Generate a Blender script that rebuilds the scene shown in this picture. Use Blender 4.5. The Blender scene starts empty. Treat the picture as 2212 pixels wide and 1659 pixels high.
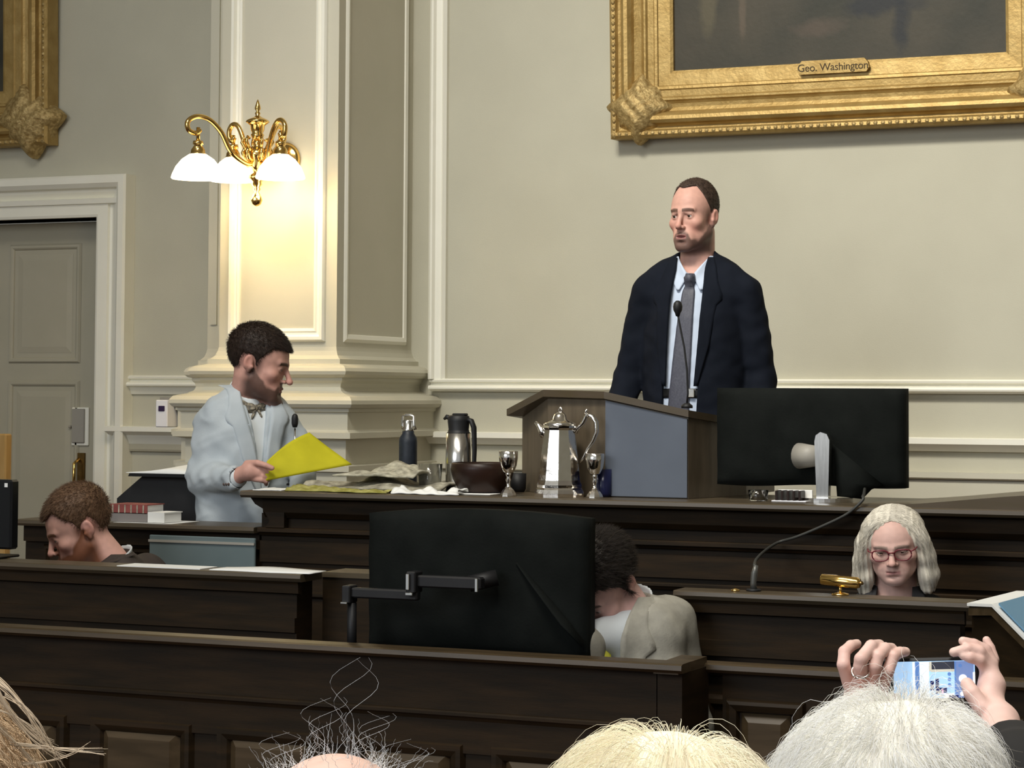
import bpy, math, random
import numpy as np
from mathutils import Vector, Matrix
random.seed(7); RNG = np.random.default_rng(11)
R = math.radians
SC = bpy.context.scene
COL = SC.collection
# ------------------------------------------------------------------ camera
FPX = 4700.0; W, H = 2212, 1659
YAW = 23.1; PITCH = 2.7; ROLL = 0.29
CX, CY = 1106.0, 629.0
EYE = Vector((0, 0, 1.6))
cam_d = bpy.data.cameras.new('camera'); cam = bpy.data.objects.new('camera', cam_d); COL.objects.link(cam)
cam_d.sensor_width = 36.0; cam_d.lens = 36.0 * FPX / W; cam_d.shift_y = (CY - H / 2) / W
cam_d.clip_start = 0.05; cam_d.clip_end = 60
CAMR = Matrix.Rotation(R(YAW), 3, 'Z') @ Matrix.Rotation(R(90 + PITCH), 3, 'X') @ Matrix.Rotation(R(ROLL), 3, 'Z')
cam.matrix_world = Matrix.Translation(EYE) @ CAMR.to_4x4()
SC.camera = cam
AX = CAMR @ Vector((0, 0, -1))
def ray(px, py):
    return CAMR @ Vector(((px - CX) / FPX, -(py - CY) / FPX, -1.0))
def PY(px, py, Y):            # point on the plane y = Y
    r = ray(px, py); return EYE + r * (Y / r.y)
def PD(px, py, d):            # point at depth d along the view axis
    return EYE + ray(px, py) * d
def PZ(px, py, z):
    r = ray(px, py); return EYE + r * ((z - EYE.z) / r.z)
def XY(px, Y, py=850): return PY(px, py, Y).x
def ZY(px, py, Y): return PY(px, py, Y).z
def facing(px):               # z rotation that turns a local -Y towards the camera
    r = ray(px, 850); return math.atan2(-r.x, r.y)
# ------------------------------------------------------------------ objects
def tag(o, label=None, cat=None, group=None, kind=None):
    if label: o['label'] = label
    if cat: o['category'] = cat
    if group: o['group'] = group
    if kind: o['kind'] = kind
    return o
def empty(name, loc=(0, 0, 0), rz=0.0, label=None, cat=None, group=None, kind=None, parent=None):
    o = bpy.data.objects.new(name, None); COL.objects.link(o)
    o.location = loc; o.rotation_euler = (0, 0, rz); o.empty_display_size = .1
    if parent: o.parent = parent
    return tag(o, label, cat, group, kind)
def link(name, me, m, parent=None):
    o = bpy.data.objects.new(name, me); COL.objects.link(o)
    if m is not None:
        for mm in (m if isinstance(m, (list, tuple)) else [m]): me.materials.append(mm)
    if parent: o.parent = parent
    return o
def copy_tree(o, parent=None):
    c = o.copy(); COL.objects.link(c)
    if parent: c.parent = parent
    for ch in list(o.children): copy_tree(ch, c)
    return c
class MB:
    def __init__(s): s.v = []; s.f = []; s.sm = []; s.mi = []
    def add(s, vs, fs, smooth=False, mi=0):
        b = len(s.v); s.v += [tuple(v) for v in vs]
        for f in fs: s.f.append(tuple(i + b for i in f)); s.sm.append(smooth); s.mi.append(mi)
        return s
    def box(s, x0, x1, y0, y1, z0, z1, M=None, mi=0, bev=0.0):
        if bev > 0:
            b = min(bev, abs(x1-x0)/2.01, abs(y1-y0)/2.01, abs(z1-z0)/2.01)
            # bevelled box: three nested rings in z
            def ring(x0, x1, y0, y1, z): return [(x0+b,y0,z),(x1-b,y0,z),(x1,y0+b,z),(x1,y1-b,z),(x1-b,y1,z),(x0+b,y1,z),(x0,y1-b,z),(x0,y0+b,z)]
            def inner(z): return [(x0+b,y0+b,z),(x1-b,y0+b,z),(x1-b,y0+b,z),(x1-b,y1-b,z),(x1-b,y1-b,z),(x0+b,y1-b,z),(x0+b,y1-b,z),(x0+b,y0+b,z)]
            R1 = ring(x0,x1,y0,y1,z0+b); R2 = ring(x0,x1,y0,y1,z1-b); T = inner(z1); B = inner(z0)
            vs = B + R1 + R2 + T; fs = []
            for k in range(3):
                for i in range(8):
                    j = (i+1) % 8; fs.append((k*8+i, k*8+j, k*8+8+j, k*8+8+i))
            fs.append((24, 26, 28, 30)); fs.append((6, 4, 2, 0))
        else:
            vs = [(x0,y0,z0),(x1,y0,z0),(x1,y1,z0),(x0,y1,z0),(x0,y0,z1),(x1,y0,z1),(x1,y1,z1),(x0,y1,z1)]
            fs = [(0,3,2,1),(4,5,6,7),(0,1,5,4),(1,2,6,5),(2,3,7,6),(3,0,4,7)]
        if M is not None: vs = [M @ Vector(v) for v in vs]
        return s.add(vs, fs, False, mi)
    def prism(s, poly, y0, y1, axis='y', M=None, mi=0):      # poly: 2D points; extruded along axis
        n = len(poly)
        def pt(a, b, t):
            return {'y': (a, t, b), 'x': (t, a, b), 'z': (a, b, t)}[axis]
        vs = [pt(a, b, y0) for a, b in poly] + [pt(a, b, y1) for a, b in poly]
        if M is not None: vs = [M @ Vector(v) for v in vs]
        fs = [tuple(range(n)), tuple(range(2*n-1, n-1, -1))] + [(i, (i+1) % n, n+(i+1) % n, n+i)[::-1] for i in range(n)]
        return s.add(vs, fs, False, mi)
    def lathe(s, prof, c=(0, 0, 0), seg=32, M=None, facet=False, mi=0, squash=(1, 1)):
        vs = []; fs = []; n = len(prof)
        for r, z in prof:
            for k in range(seg):
                a = 2*math.pi*k/seg; vs.append((c[0]+r*math.cos(a)*squash[0], c[1]+r*math.sin(a)*squash[1], c[2]+z))
        for i in range(n-1):
            for k in range(seg):
                j = (k+1) % seg; fs.append((i*seg+k, i*seg+j, (i+1)*seg+j, (i+1)*seg+k))
        if prof[0][0] > 1e-5: fs.append(tuple(range(seg))[::-1])
        if prof[-1][0] > 1e-5: fs.append(tuple(range((n-1)*seg, n*seg)))
        if M is not None: vs = [M @ Vector(v) for v in vs]
        return s.add(vs, fs, not facet, mi)
    def tube(s, pts, rad, seg=10, mi=0, M=None, flat=None):
        pts = [Vector(p) for p in pts]; n = len(pts)
        rad = [rad]*n if not isinstance(rad, (list, tuple)) else rad
        vs = []; fs = []; up = None
        for i, p in enumerate(pts):
            t = (pts[min(i+1, n-1)] - pts[max(i-1, 0)]).normalized()
            if up is None:
                up = Vector((0, 0, 1)) if abs(t.z) < .9 else Vector((1, 0, 0))
            u = (up - t*up.dot(t)).normalized(); w = t.cross(u); up = u
            for k in range(seg):
                a = 2*math.pi*k/seg; q = u*math.cos(a)*rad[i]*(flat or 1) + w*math.sin(a)*rad[i]; vs.append(p+q)
        for i in range(n-1):
            for k in range(seg):
                j = (k+1) % seg; fs.append((i*seg+k, i*seg+j, (i+1)*seg+j, (i+1)*seg+k))
        fs.append(tuple(range(seg))[::-1]); fs.append(tuple(range((n-1)*seg, n*seg)))
        if M is not None: vs = [M @ Vector(v) for v in vs]
        return s.add(vs, fs, True, mi)
    def frame(s, x0, x1, z0, z1, prof, Y=0.0, sides='btlr', M=None, mi=0):   # mitred moulding; prof (outward, height)
        n = len(prof); vs = []; fs = []
        for (cx, cz, sx, sz) in ((x0,z0,-1,-1),(x1,z0,1,-1),(x1,z1,1,1),(x0,z1,-1,1)):
            for o, h in prof: vs.append((cx+sx*o, Y-h, cz+sz*o))
        names = 'brtl'
        for k in range(4):
            if names[k] not in sides: continue
            j = (k+1) % 4
            for i in range(n-1): fs.append((k*n+i, k*n+i+1, j*n+i+1, j*n+i))
        if M is not None: vs = [M @ Vector(v) for v in vs]
        return s.add(vs, fs, False, mi)
    def rail(s, x0, x1, prof, mi=0):      # prof: (y, z) list, closed polygon, extruded along x
        return s.prism(prof, x0, x1, 'x', mi=mi)
    def wrap(s, x0, x1, yf, yb, prof, mi=0):   # prof (outward, z) around three sides of a pier
        n = len(prof); vs = []; fs = []
        for (cx, cy, sx, sy) in ((x0,yb,-1,0),(x0,yf,-1,-1),(x1,yf,1,-1),(x1,yb,1,0)):
            for o, z in prof: vs.append((cx+sx*o, cy+sy*o, z))
        for k in range(3):
            for i in range(n-1): fs.append((k*n+i, (k+1)*n+i, (k+1)*n+i+1, k*n+i+1))
        return s.add(vs, fs, False, mi)
    def build(s, name, m, parent=None, label=None):
        me = bpy.data.meshes.new(name); me.from_pydata(s.v, [], s.f); me.update()
        me.polygons.foreach_set('use_smooth', s.sm); me.polygons.foreach_set('material_index', s.mi)
        import bmesh
        bm = bmesh.new(); bm.from_mesh(me); bmesh.ops.recalc_face_normals(bm, faces=bm.faces); bm.to_mesh(me); bm.free()
        o = link(name, me, m, parent)
        if label: o['label'] = label
        return o
def set_origin(o, p):      # move a top-level mesh's origin
    p = Vector(p); o.data.transform(Matrix.Translation(-p)); o.location = p; return o
# ------------------------------------------------------------------ materials
def lin(c):
    if isinstance(c, str):
        c = [int(c[i:i+2], 16)/255 for i in (0, 2, 4)]
        c = [x/12.92 if x <= .04045 else ((x+.055)/1.055)**2.4 for x in c]
    return (*c[:3], 1.0)
MATS = {}
def mat(name, c, rough=.6, metal=0.0, c2=None, nscale=8.0, stretch=(1, 1, 1), bump=0.0, bscale=60.0, attr=False, spec=.5,
        trans=0.0, emit=None, es=0.0, sheen=0.0, sss=0.0, coat=0.0, ior=1.45, alpha=1.0):
    m = bpy.data.materials.new(name); m.use_nodes = True; nt = m.node_tree; N = nt.nodes; L = nt.links
    b = N['Principled BSDF']
    b.inputs['Roughness'].default_value = rough; b.inputs['Metallic'].default_value = metal
    b.inputs['Specular IOR Level'].default_value = spec; b.inputs['Transmission Weight'].default_value = trans
    b.inputs['IOR'].default_value = ior; b.inputs['Coat Weight'].default_value = coat; b.inputs['Sheen Weight'].default_value = sheen
    b.inputs['Alpha'].default_value = alpha
    b.inputs['Base Color'].default_value = lin(c)
    if sss: b.inputs['Subsurface Weight'].default_value = sss; b.inputs['Subsurface Radius'].default_value = (1, .4, .25); b.inputs['Subsurface Scale'].default_value = .008
    tc = N.new('ShaderNodeTexCoord'); mp = N.new('ShaderNodeMapping'); mp.inputs['Scale'].default_value = stretch
    L.new(tc.outputs['Object'], mp.inputs['Vector'])
    src = None
    if attr:
        at = N.new('ShaderNodeAttribute'); at.attribute_name = 'Col'; src = at.outputs['Color']
    if c2 is not None:
        nz = N.new('ShaderNodeTexNoise'); nz.inputs['Scale'].default_value = nscale; nz.inputs['Detail'].default_value = 5
        L.new(mp.outputs[0], nz.inputs['Vector'])
        cr = N.new('ShaderNodeValToRGB'); cr.color_ramp.elements[0].position = .35; cr.color_ramp.elements[1].position = .68
        cr.color_ramp.elements[0].color = lin(c); cr.color_ramp.elements[1].color = lin(c2)
        L.new(nz.outputs['Fac'], cr.inputs['Fac']); out = cr.outputs['Color']
        if src is not None:
            mx = N.new('ShaderNodeMix'); mx.data_type = 'RGBA'; mx.blend_type = 'MULTIPLY'; mx.inputs['Factor'].default_value = 1
            L.new(src, mx.inputs['A']); L.new(out, mx.inputs['B']); out = mx.outputs['Result']
        src = out
    if src is not None: L.new(src, b.inputs['Base Color'])
    if bump:
        nb = N.new('ShaderNodeTexNoise'); nb.inputs['Scale'].default_value = bscale; nb.inputs['Detail'].default_value = 6
        L.new(mp.outputs[0], nb.inputs['Vector'])
        bp = N.new('ShaderNodeBump'); bp.inputs['Strength'].default_value = bump; bp.inputs['Distance'].default_value = .004
        L.new(nb.outputs['Fac'], bp.inputs['Height']); L.new(bp.outputs['Normal'], b.inputs['Normal'])
    if emit is not None:
        b.inputs['Emission Color'].default_value = lin(emit); b.inputs['Emission Strength'].default_value = es
    MATS[name] = m; return m
M_wall = mat('wall_paint', (.49,.47,.375), .85, c2=(.52,.50,.40), nscale=3, bump=.15, bscale=180)
M_trim = mat('trim_paint', (.86,.84,.73), .5, c2=(.89,.87,.77), nscale=4)
M_pier = mat('pier_paint', (.56,.535,.43), .6, c2=(.59,.56,.455), nscale=3, bump=.08, bscale=150)
M_door = mat('door_paint', (.40,.375,.285), .55, c2=(.43,.40,.31), nscale=4)
M_floor = mat('floor_carpet', (.10,.05,.035), .95, c2=(.13,.07,.05), nscale=30, bump=.3)
M_ceil = mat('ceiling_paint', (.7,.68,.62), .8, c2=(.72,.70,.64), nscale=2)
M_gold = mat('gilt', (.36,.235,.075), .5, .5, c2=(.46,.32,.12), nscale=14, bump=.5, bscale=70)
M_gold2 = mat('gilt_rough', (.30,.20,.07), .55, .5, c2=(.58,.43,.19), nscale=60, bump=1.0, bscale=90)
M_canvas = mat('painted_canvas', (.022,.022,.015), .6, c2=(.075,.062,.038), nscale=3.0, bump=.2, bscale=40)
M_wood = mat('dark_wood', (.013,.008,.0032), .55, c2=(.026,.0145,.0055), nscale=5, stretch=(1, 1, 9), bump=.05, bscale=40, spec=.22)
M_woodx = mat('dark_wood_rail', (.042,.028,.013), .38, spec=.4, c2=(.070,.047,.024), nscale=5, stretch=(1, 8, 8))  # paler than the body wood: edge highlights put into the colour
M_top = mat('dark_desktop', (.072,.054,.030), .36, spec=.4, c2=(.08,.06,.04), nscale=6, stretch=(1, 7, 7))  # lightened as well, so bright edge highlights sit in the colour
M_lect = mat('lectern_wood', (.085,.065,.042), .5, c2=(.12,.092,.06), nscale=6, stretch=(6, 6, 1))
M_blue = mat('blue_grey_sheet', (.085,.10,.13), .5, c2=(.10,.117,.15), nscale=6)
M_teal = mat('teal_grey_panel', (.12,.16,.165), .4, c2=(.145,.185,.19), nscale=5)
M_black = mat('black_plastic', (.006,.006,.007), .55, c2=(.009,.009,.010), nscale=20)
M_blackg = mat('black_gloss', (.008,.009,.011), .22)
M_steel = mat('brushed_steel', (.62,.60,.56), .22, 1.0, c2=(.72,.70,.66), nscale=20, stretch=(8, 8, 1))
M_silver = mat('silver_plate', (.86,.82,.76), .12, 1.0, c2=(.94,.91,.86), nscale=30, bump=.25, bscale=45)
M_chrome = mat('chrome', (.75,.75,.72), .12, 1.0)
M_brass = mat('polished_brass', (.80,.52,.16), .16, 1.0, c2=(.9,.62,.22), nscale=30)
M_bronze = mat('dark_bronze', (.20,.13,.05), .3, 1.0, c2=(.28,.18,.07), nscale=30)
M_shade = mat('opal_glass', (.95,.93,.88), .3, emit=(1.0,.86,.60), es=3.6)
M_paper = mat('white_paper', (.80,.80,.77), .8, c2=(.84,.84,.81), nscale=5)
M_news = mat('newsprint', (.24,.225,.17), .85, c2=(.52,.49,.38), nscale=45, stretch=(1, 1, 1))
M_yell = mat('yellow_folder', (.46,.42,.004), .75, c2=(.54,.49,.008), nscale=12, bump=.1)
M_bowl = mat('dark_walnut', (.014,.007,.005), .4, c2=(.03,.013,.008), nscale=9, spec=.3)
M_glass = mat('clear_glass', (.97,.98,.97), .03, trans=1.0)
M_bottle = mat('navy_powder_coat', (.010,.014,.022), .5, c2=(.016,.021,.03), nscale=60)
M_amber = mat('light_oak', (.42,.25,.08), .5, c2=(.5,.31,.11), nscale=6, stretch=(6, 6, 1))
M_bookr = mat('red_book_cloth', (.20,.045,.04), .7, c2=(.28,.07,.06), nscale=20)
M_white = mat('white_plastic', (.80,.80,.84), .4)
M_grey = mat('grey_plate', (.33,.31,.27), .5)
M_darkmark = mat('dark_display', (.03,.015,.06), .3)
M_lens = mat('spectacle_glass', (.98,.98,.98), .02, trans=1.0, ior=1.1)
M_redfr = mat('dark_red_plastic', (.16,.02,.03), .3)
# ------------------------------------------------------------------ the room
YW = 8.8; YF = 8.08
def struct(mb, name, m): o = mb.build(name, m); o['kind'] = 'structure'; return o
struct(MB().box(-9.5, 5.0, -4.0, YW+.2, -.12, 0), 'floor', M_floor)
XL, XR = -9.5, 5.0
# door opening in the back wall
dx1 = XY(213, YW, 700); dx0 = dx1 - 1.25; dz1 = ZY(200, 470, YW)
wb = MB(); wb.box(XL, dx0, YW, YW+.2, 0, 6.6); wb.box(dx0, dx1, YW, YW+.2, dz1, 6.6); wb.box(dx1, XR, YW, YW+.2, 0, 6.6)
struct(wb, 'wall_back', M_wall)
struct(MB().box(XL-.2, XL, -4, YW+.2, 0, 6.6), 'wall_left', M_wall)
struct(MB().box(XR, XR+.2, -4, YW+.2, 0, 6.6), 'wall_right', M_wall)
struct(MB().box(XL-.2, XR+.2, -4, YW+.2, 6.6, 6.75), 'ceiling', M_ceil)
# raised platform behind the rostrum
px0 = XY(600, 6.4, 1000)
struct(MB().box(px0, 3.2, 6.42, YW-.004, 0.0, .53).box(px0, 3.2, 6.36, 6.42, .50, .53), 'trim_1', M_floor)
# chair rail, wall panel mouldings
def railprof(z0, z1, out): # soft double bead rail
    h = z1 - z0
    return [(YW+.01, z0), (YW-out*.45, z0), (YW-out*.6, z0+h*.10), (YW-out, z0+h*.16), (YW-out*1.05, z0+h*.28), (YW-out*.95, z0+h*.44),
            (YW-out*.45, z0+h*.50), (YW-out*.40, z0+h*.66), (YW-out*.75, z0+h*.74), (YW-out*.8, z0+h*.88), (YW-out*.55, z0+h), (YW+.01, z0+h)]
PX0 = XY(477, YF, 400); PX1 = XY(727, YF, 700)       # pier faces
PXb0 = XY(452, YF+.3, 400)
# right side of the pier
xr0 = XY(935, YW, 830)
z_a = ZY(1100, 846, YW); z_b = ZY(1100, 818, YW)
zc0 = ZY(1960, 963, YW); zc1 = ZY(1960, 944, YW)
zd0 = ZY(1960, 1030, YW); zd1 = ZY(1960, 1018, YW)
t = MB(); t.rail(xr0, XR, railprof(z_a, z_b, .05)); struct(t, 'trim_2', M_trim)
t = MB(); t.rail(PX1-.1, XR, [(YW+.01, zc0-.02), (YW-.02, zc0-.02), (YW-.045, zc0), (YW-.06, zc0+.01), (YW-.06, zc1-.004), (YW-.045, zc1), (YW+.01, zc1)]); struct(t, 'trim_3', M_trim)
t = MB(); t.rail(PX1-.1, XR, [(YW+.01, zd0-.012), (YW-.03, zd0-.008), (YW-.05, zd0), (YW-.05, zd1), (YW+.01, zd1)]); t.rail(PX1-.1, XR, [(YW+.01, .53), (YW-.03, .53), (YW-.03, zd0-.01), (YW+.01, zd0-.01)]); struct(t, 'baseboard_back', M_pier)
# tall panel moulding beside the pier
t = MB(); x_a = XY(935, YW, 400); x_b = XY(968, YW, 400)
t.prism([(x_a, YW+.01), (x_a, YW-.04), (x_a+.012, YW-.05), (x_a+.022, YW-.05), (x_a+.03, YW-.035), (x_b-.02, YW-.028), (x_b-.012, YW-.034), (x_b, YW-.02), (x_b, YW+.01)], z_b-.003, 6.0, 'z')
struct(t, 'trim_4', M_trim)
# left of the pier: chair rail, wainscot, sill
xl1 = PX0+.05; xl0 = XY(285, YW, 830)
za = ZY(330, 838, YW); zb = ZY(330, 811, YW)
t = MB(); t.rail(xl0, xl1, railprof(za, zb, .055)); t.rail(xl0, xl1, [(YW+.01, za-.03), (YW-.012, za-.03), (YW-.03, za+.004), (YW+.01, za+.004)]); struct(t, 'trim_5', M_trim)
ze = ZY(330, 935, YW-.06); zf = ZY(330, 921, YW-.06); xs = XY(248, YW, 930)
t = MB(); t.rail(xs, xl1, [(YW+.01, ze-.012), (YW-.05, ze-.012), (YW-.075, ze), (YW-.09, ze+.006), (YW-.09, zf-.003), (YW-.08, zf), (YW+.01, zf)]); t.rail(xs+.03, xl1, [(YW+.01, ze-.06), (YW-.02, ze-.06), (YW-.05, ze-.012), (YW+.01, ze-.012)]); struct(t, 'trim_6', M_trim)
zg = ZY(330, 975, YW)
t = MB(); t.rail(XY(272, YW, 950), xl1, [(YW+.01, zg), (YW-.02, zg), (YW-.024, zg+.01), (YW-.024, zg+.035), (YW-.012, zg+.045), (YW+.01, zg+.045)])
t.rail(XY(272, YW, 950), xl1, [(YW+.01, .0), (YW-.03, .0), (YW-.03, zg-.22), (YW+.01, zg-.2)]); struct(t, 'trim_7', M_door)
# door casing
t = MB()
cw = XY(291, YW, 500) - dx1
prof = [(0, -.16), (0, .03), (.012, .035), (cw*.34, .035), (cw*.36, .02), (cw*.42, .018), (cw*.60, .045), (cw*.66, .05), (cw*.70, .07), (cw*.80, .088), (cw*.95, .09), (cw, .08), (cw, -.01)]
t.frame(dx0, dx1, -.3, dz1, prof, Y=YW, sides='trl'); struct(t, 'trim_8', M_trim)
# head of the casing: extra cornice bands
t = MB(); t.rail(dx0-cw, dx1+cw*.72, [(YW, dz1+cw*.30), (YW-.05, dz1+cw*.32), (YW-.056, dz1+cw*.44), (YW-.04, dz1+cw*.46), (YW, dz1+cw*.47)]); struct(t, 'trim_9', M_trim)
# door leaf
dr = empty('door_1', (dx0, YW+.14, 0)); dr['kind'] = 'structure'
def dl(x, z): return (x-dx0, z)
t = MB(); t.box(0.004, dx1-dx0-.004, 0, .045, 0.004, dz1-.006)
lw = dx1-dx0
lz = [ZY(150, y, YW) for y in (1160, 835, 770, 500)]
xp1 = XY(152, YW+.1, 800)-dx0
for (z0, z1) in ((.35, lz[1]), (lz[2], dz1-.14)):
    for (xa, xb) in ((xp1-.36, xp1), (xp1-.92, xp1-.5)):
        if xa < .05: xa = .08
        t.frame(xa, xb, z0, z1, [(0, -.004), (.004, .006), (.012, .012), (.022, .012), (.03, .002)], Y=0)
        t.frame(xa+.05, xb-.05, z0+.05, z1-.05, [(0, .006), (.03, .001)], Y=0); t.box(xa+.05, xb-.05, -.006, 0, z0+.05, z1-.05)
t.build('door_leaf', M_door, dr)
def dp(px, py): p = PY(px, py, YW+.14); return p.x-dx0, p.z
a0, b1 = dp(158, 880); a1, b0 = dp(193, 962)
t = MB(); t.box(a0, a1, -.012, 0, b0-.002, b1, bev=.003); o = t.build('lock_plate', M_trim, dr)
t = MB(); t.box(a0+.008, a1-.018, -.024, -.012, b0+.012, b1-.006, bev=.003); t.box(a0-.015, a0-.002, -.02, 0, (b0+b1)/2-.008, (b0+b1)/2+.004, bev=.003); t.build('lock_case', M_grey, o)
c0, e1 = dp(166, 978); c1, e0 = dp(184, 1080)
t = MB(); t.box(c0, c1, -.008, 0, e0, e1, bev=.002); o = t.build('push_plate', M_bronze, dr, 'dark bronze push plate')
t = MB(); t.tube([(c0+.016, -.008, e1-.03), (c0+.016, -.045, e1-.05), (c0+.016, -.045, e0+.05), (c0+.016, -.008, e0+.03)], .008); t.build('pull_handle', M_brass, o)
# ------------------------------------------------------------------ the pier
zp = lambda y: ZY(600, y, YF)
t = MB(); YB = YW
# shaft (slight taper handled by straight faces) + base mouldings wrapping three sides
t.box(PX0, PX1, YF, YB, zp(760), 6.0)
base = [(-.002, zp(745)), (.004, zp(758)), (.012, zp(768)), (.028, zp(775)), (.036, zp(776)), (.036, zp(786)), (.05, zp(788)), (.07, zp(790)), (.086, zp(795)), (.094, zp(802)), (.09, zp(809)), (.078, zp(814)), (.06, zp(816)),
        (.06, zp(822)), (.048, zp(828)), (.044, zp(836)), (.052, zp(844)), (.075, zp(849)), (.082, zp(850)), (.10, zp(852)), (.135, zp(856)), (.15, zp(864)), (.152, zp(872)), (.142, zp(879)), (.125, zp(882)), (.125, zp(888)), (.115, zp(890)),
        (.115, zp(926)), (.125, zp(930)), (.14, zp(932)), (.14, zp(944)), (.12, zp(946)), (.10, zp(948)), (.10, zp(1000)), (.13, zp(1002)), (.13, zp(1014)), (.11, zp(1016)), (.11, 0)]
t.wrap(PX0, PX1, YF, YB, base[::-1])
struct(t, 'trim_10', M_pier)
# backing strip to the left of the pier
t = MB(); t.box(PXb0-.0, PX0+.01, YF+.3, YB, 0, 6.0); t.box(PXb0+.02, PXb0+.05, YF+.29, YF+.3, 1.9, 6.0)
t.wrap(PXb0, PX0, YF+.3, YB, [(o*.8, z) for o, z in base][::-1]); struct(t, 'trim_11', M_pier)
# panel mouldings on the pier's two visible faces
xpa = XY(512, YF, 400); xpb = XY(690, YF, 600); zpb = zp(722)
pm = [(-.024, 0), (-.022, .008), (-.012, .012), (-.006, .006), (.004, .008), (.012, .022), (.024, .022), (.03, .012), (.032, 0)]
t = MB(); t.frame(xpa, xpb, zpb, 5.8, pm, Y=YF, sides='blr')
MR = Matrix.Translation((PX1, YF, 0)) @ Matrix.Rotation(R(90), 4, 'Z')
t.frame(.075, YW-YF-.07, zp(732), 5.8, [(-.02, 0), (-.018, .006), (0, .010), (.010, .004), (.014, 0)], Y=0, sides='blr', M=MR)
struct(t, 'trim_12', M_trim)
# white alarm box and grey plate by the pier
p = PY(384, 890, YF+.28)
b = empty('wall_sensor', (p.x, YF+.3, p.z), 0, 'white wall sensor box with a dark display on the base of the tall pier', 'sensor')
p0 = PY(372, 922, YF+.28); p1 = PY(398, 864, YF+.28)
b.location = (p.x, YF+.17, p.z)
MB().box(p0.x-p.x, p1.x-p.x, -.03, .12, p0.z-p.z, p1.z-p.z, bev=.004).build('case', M_white, b)
MB().box(-.012, .02, -.034, -.029, .004, .028, bev=.002).build('display', M_darkmark, b)
p0 = PY(347, 912, YW); p1 = PY(370, 858, YW)
o = MB().box(p0.x, p1.x, YW-.012, YW-.001, p0.z, p1.z, bev=.003).build('switch_plate', M_grey)
tag(set_origin(o, (p0.x, YW-.001, p0.z)), 'plain grey switch plate on the wainscot between the door casing and the pier', 'switch plate')
# ------------------------------------------------------------------ paintings
def leaf_corner(mb, cx, cz, s, flip=1, h=.075, sz=1):
    # shell-like leaf wrapped over the corner, fluted
    n, m = 28, 16; vs = []; fs = []
    for i in range(n+1):
        for j in range(m+1):
            u = i/n*2-1; v = j/m*2-1
            a = math.atan2(v, u); r = max(abs(u), abs(v))
            lob = 1 + .06*math.cos(a*8) * r
            x = u*s*lob*(1-.12*v*v); z = v*s*.95*lob*(1-.12*u*u)
            hh = h*(1-.55*r**3) + .006*math.cos(u*16)*(1-r) + .004*math.sin(v*21+u*5)
            c, sn = math.cos(R(40)), math.sin(R(40)); X = x*c - z*sn; Z = x*sn + z*c
            vs.append((cx+flip*X, -hh, cz+sz*Z))
    for i in range(n):
        for j in range(m): a = i*(m+1)+j; fs.append((a, a+1, a+m+2, a+m+1))
    mb.add(vs, fs, True)
    # rim closing back to the frame
    rim = [i*(m+1) for i in range(n+1)] + [n*(m+1)+j for j in range(1, m+1)] + [i*(m+1)+m for i in range(n-1, -1, -1)] + [j for j in range(m-1, 0, -1)]
    vv = [vs[k] for k in rim] + [(vs[k][0], -.02, vs[k][2]) for k in rim]; q = len(rim)
    mb.add(vv, [(k, (k+1) % q, q+(k+1) % q, q+k) for k in range(q)], True)
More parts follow.
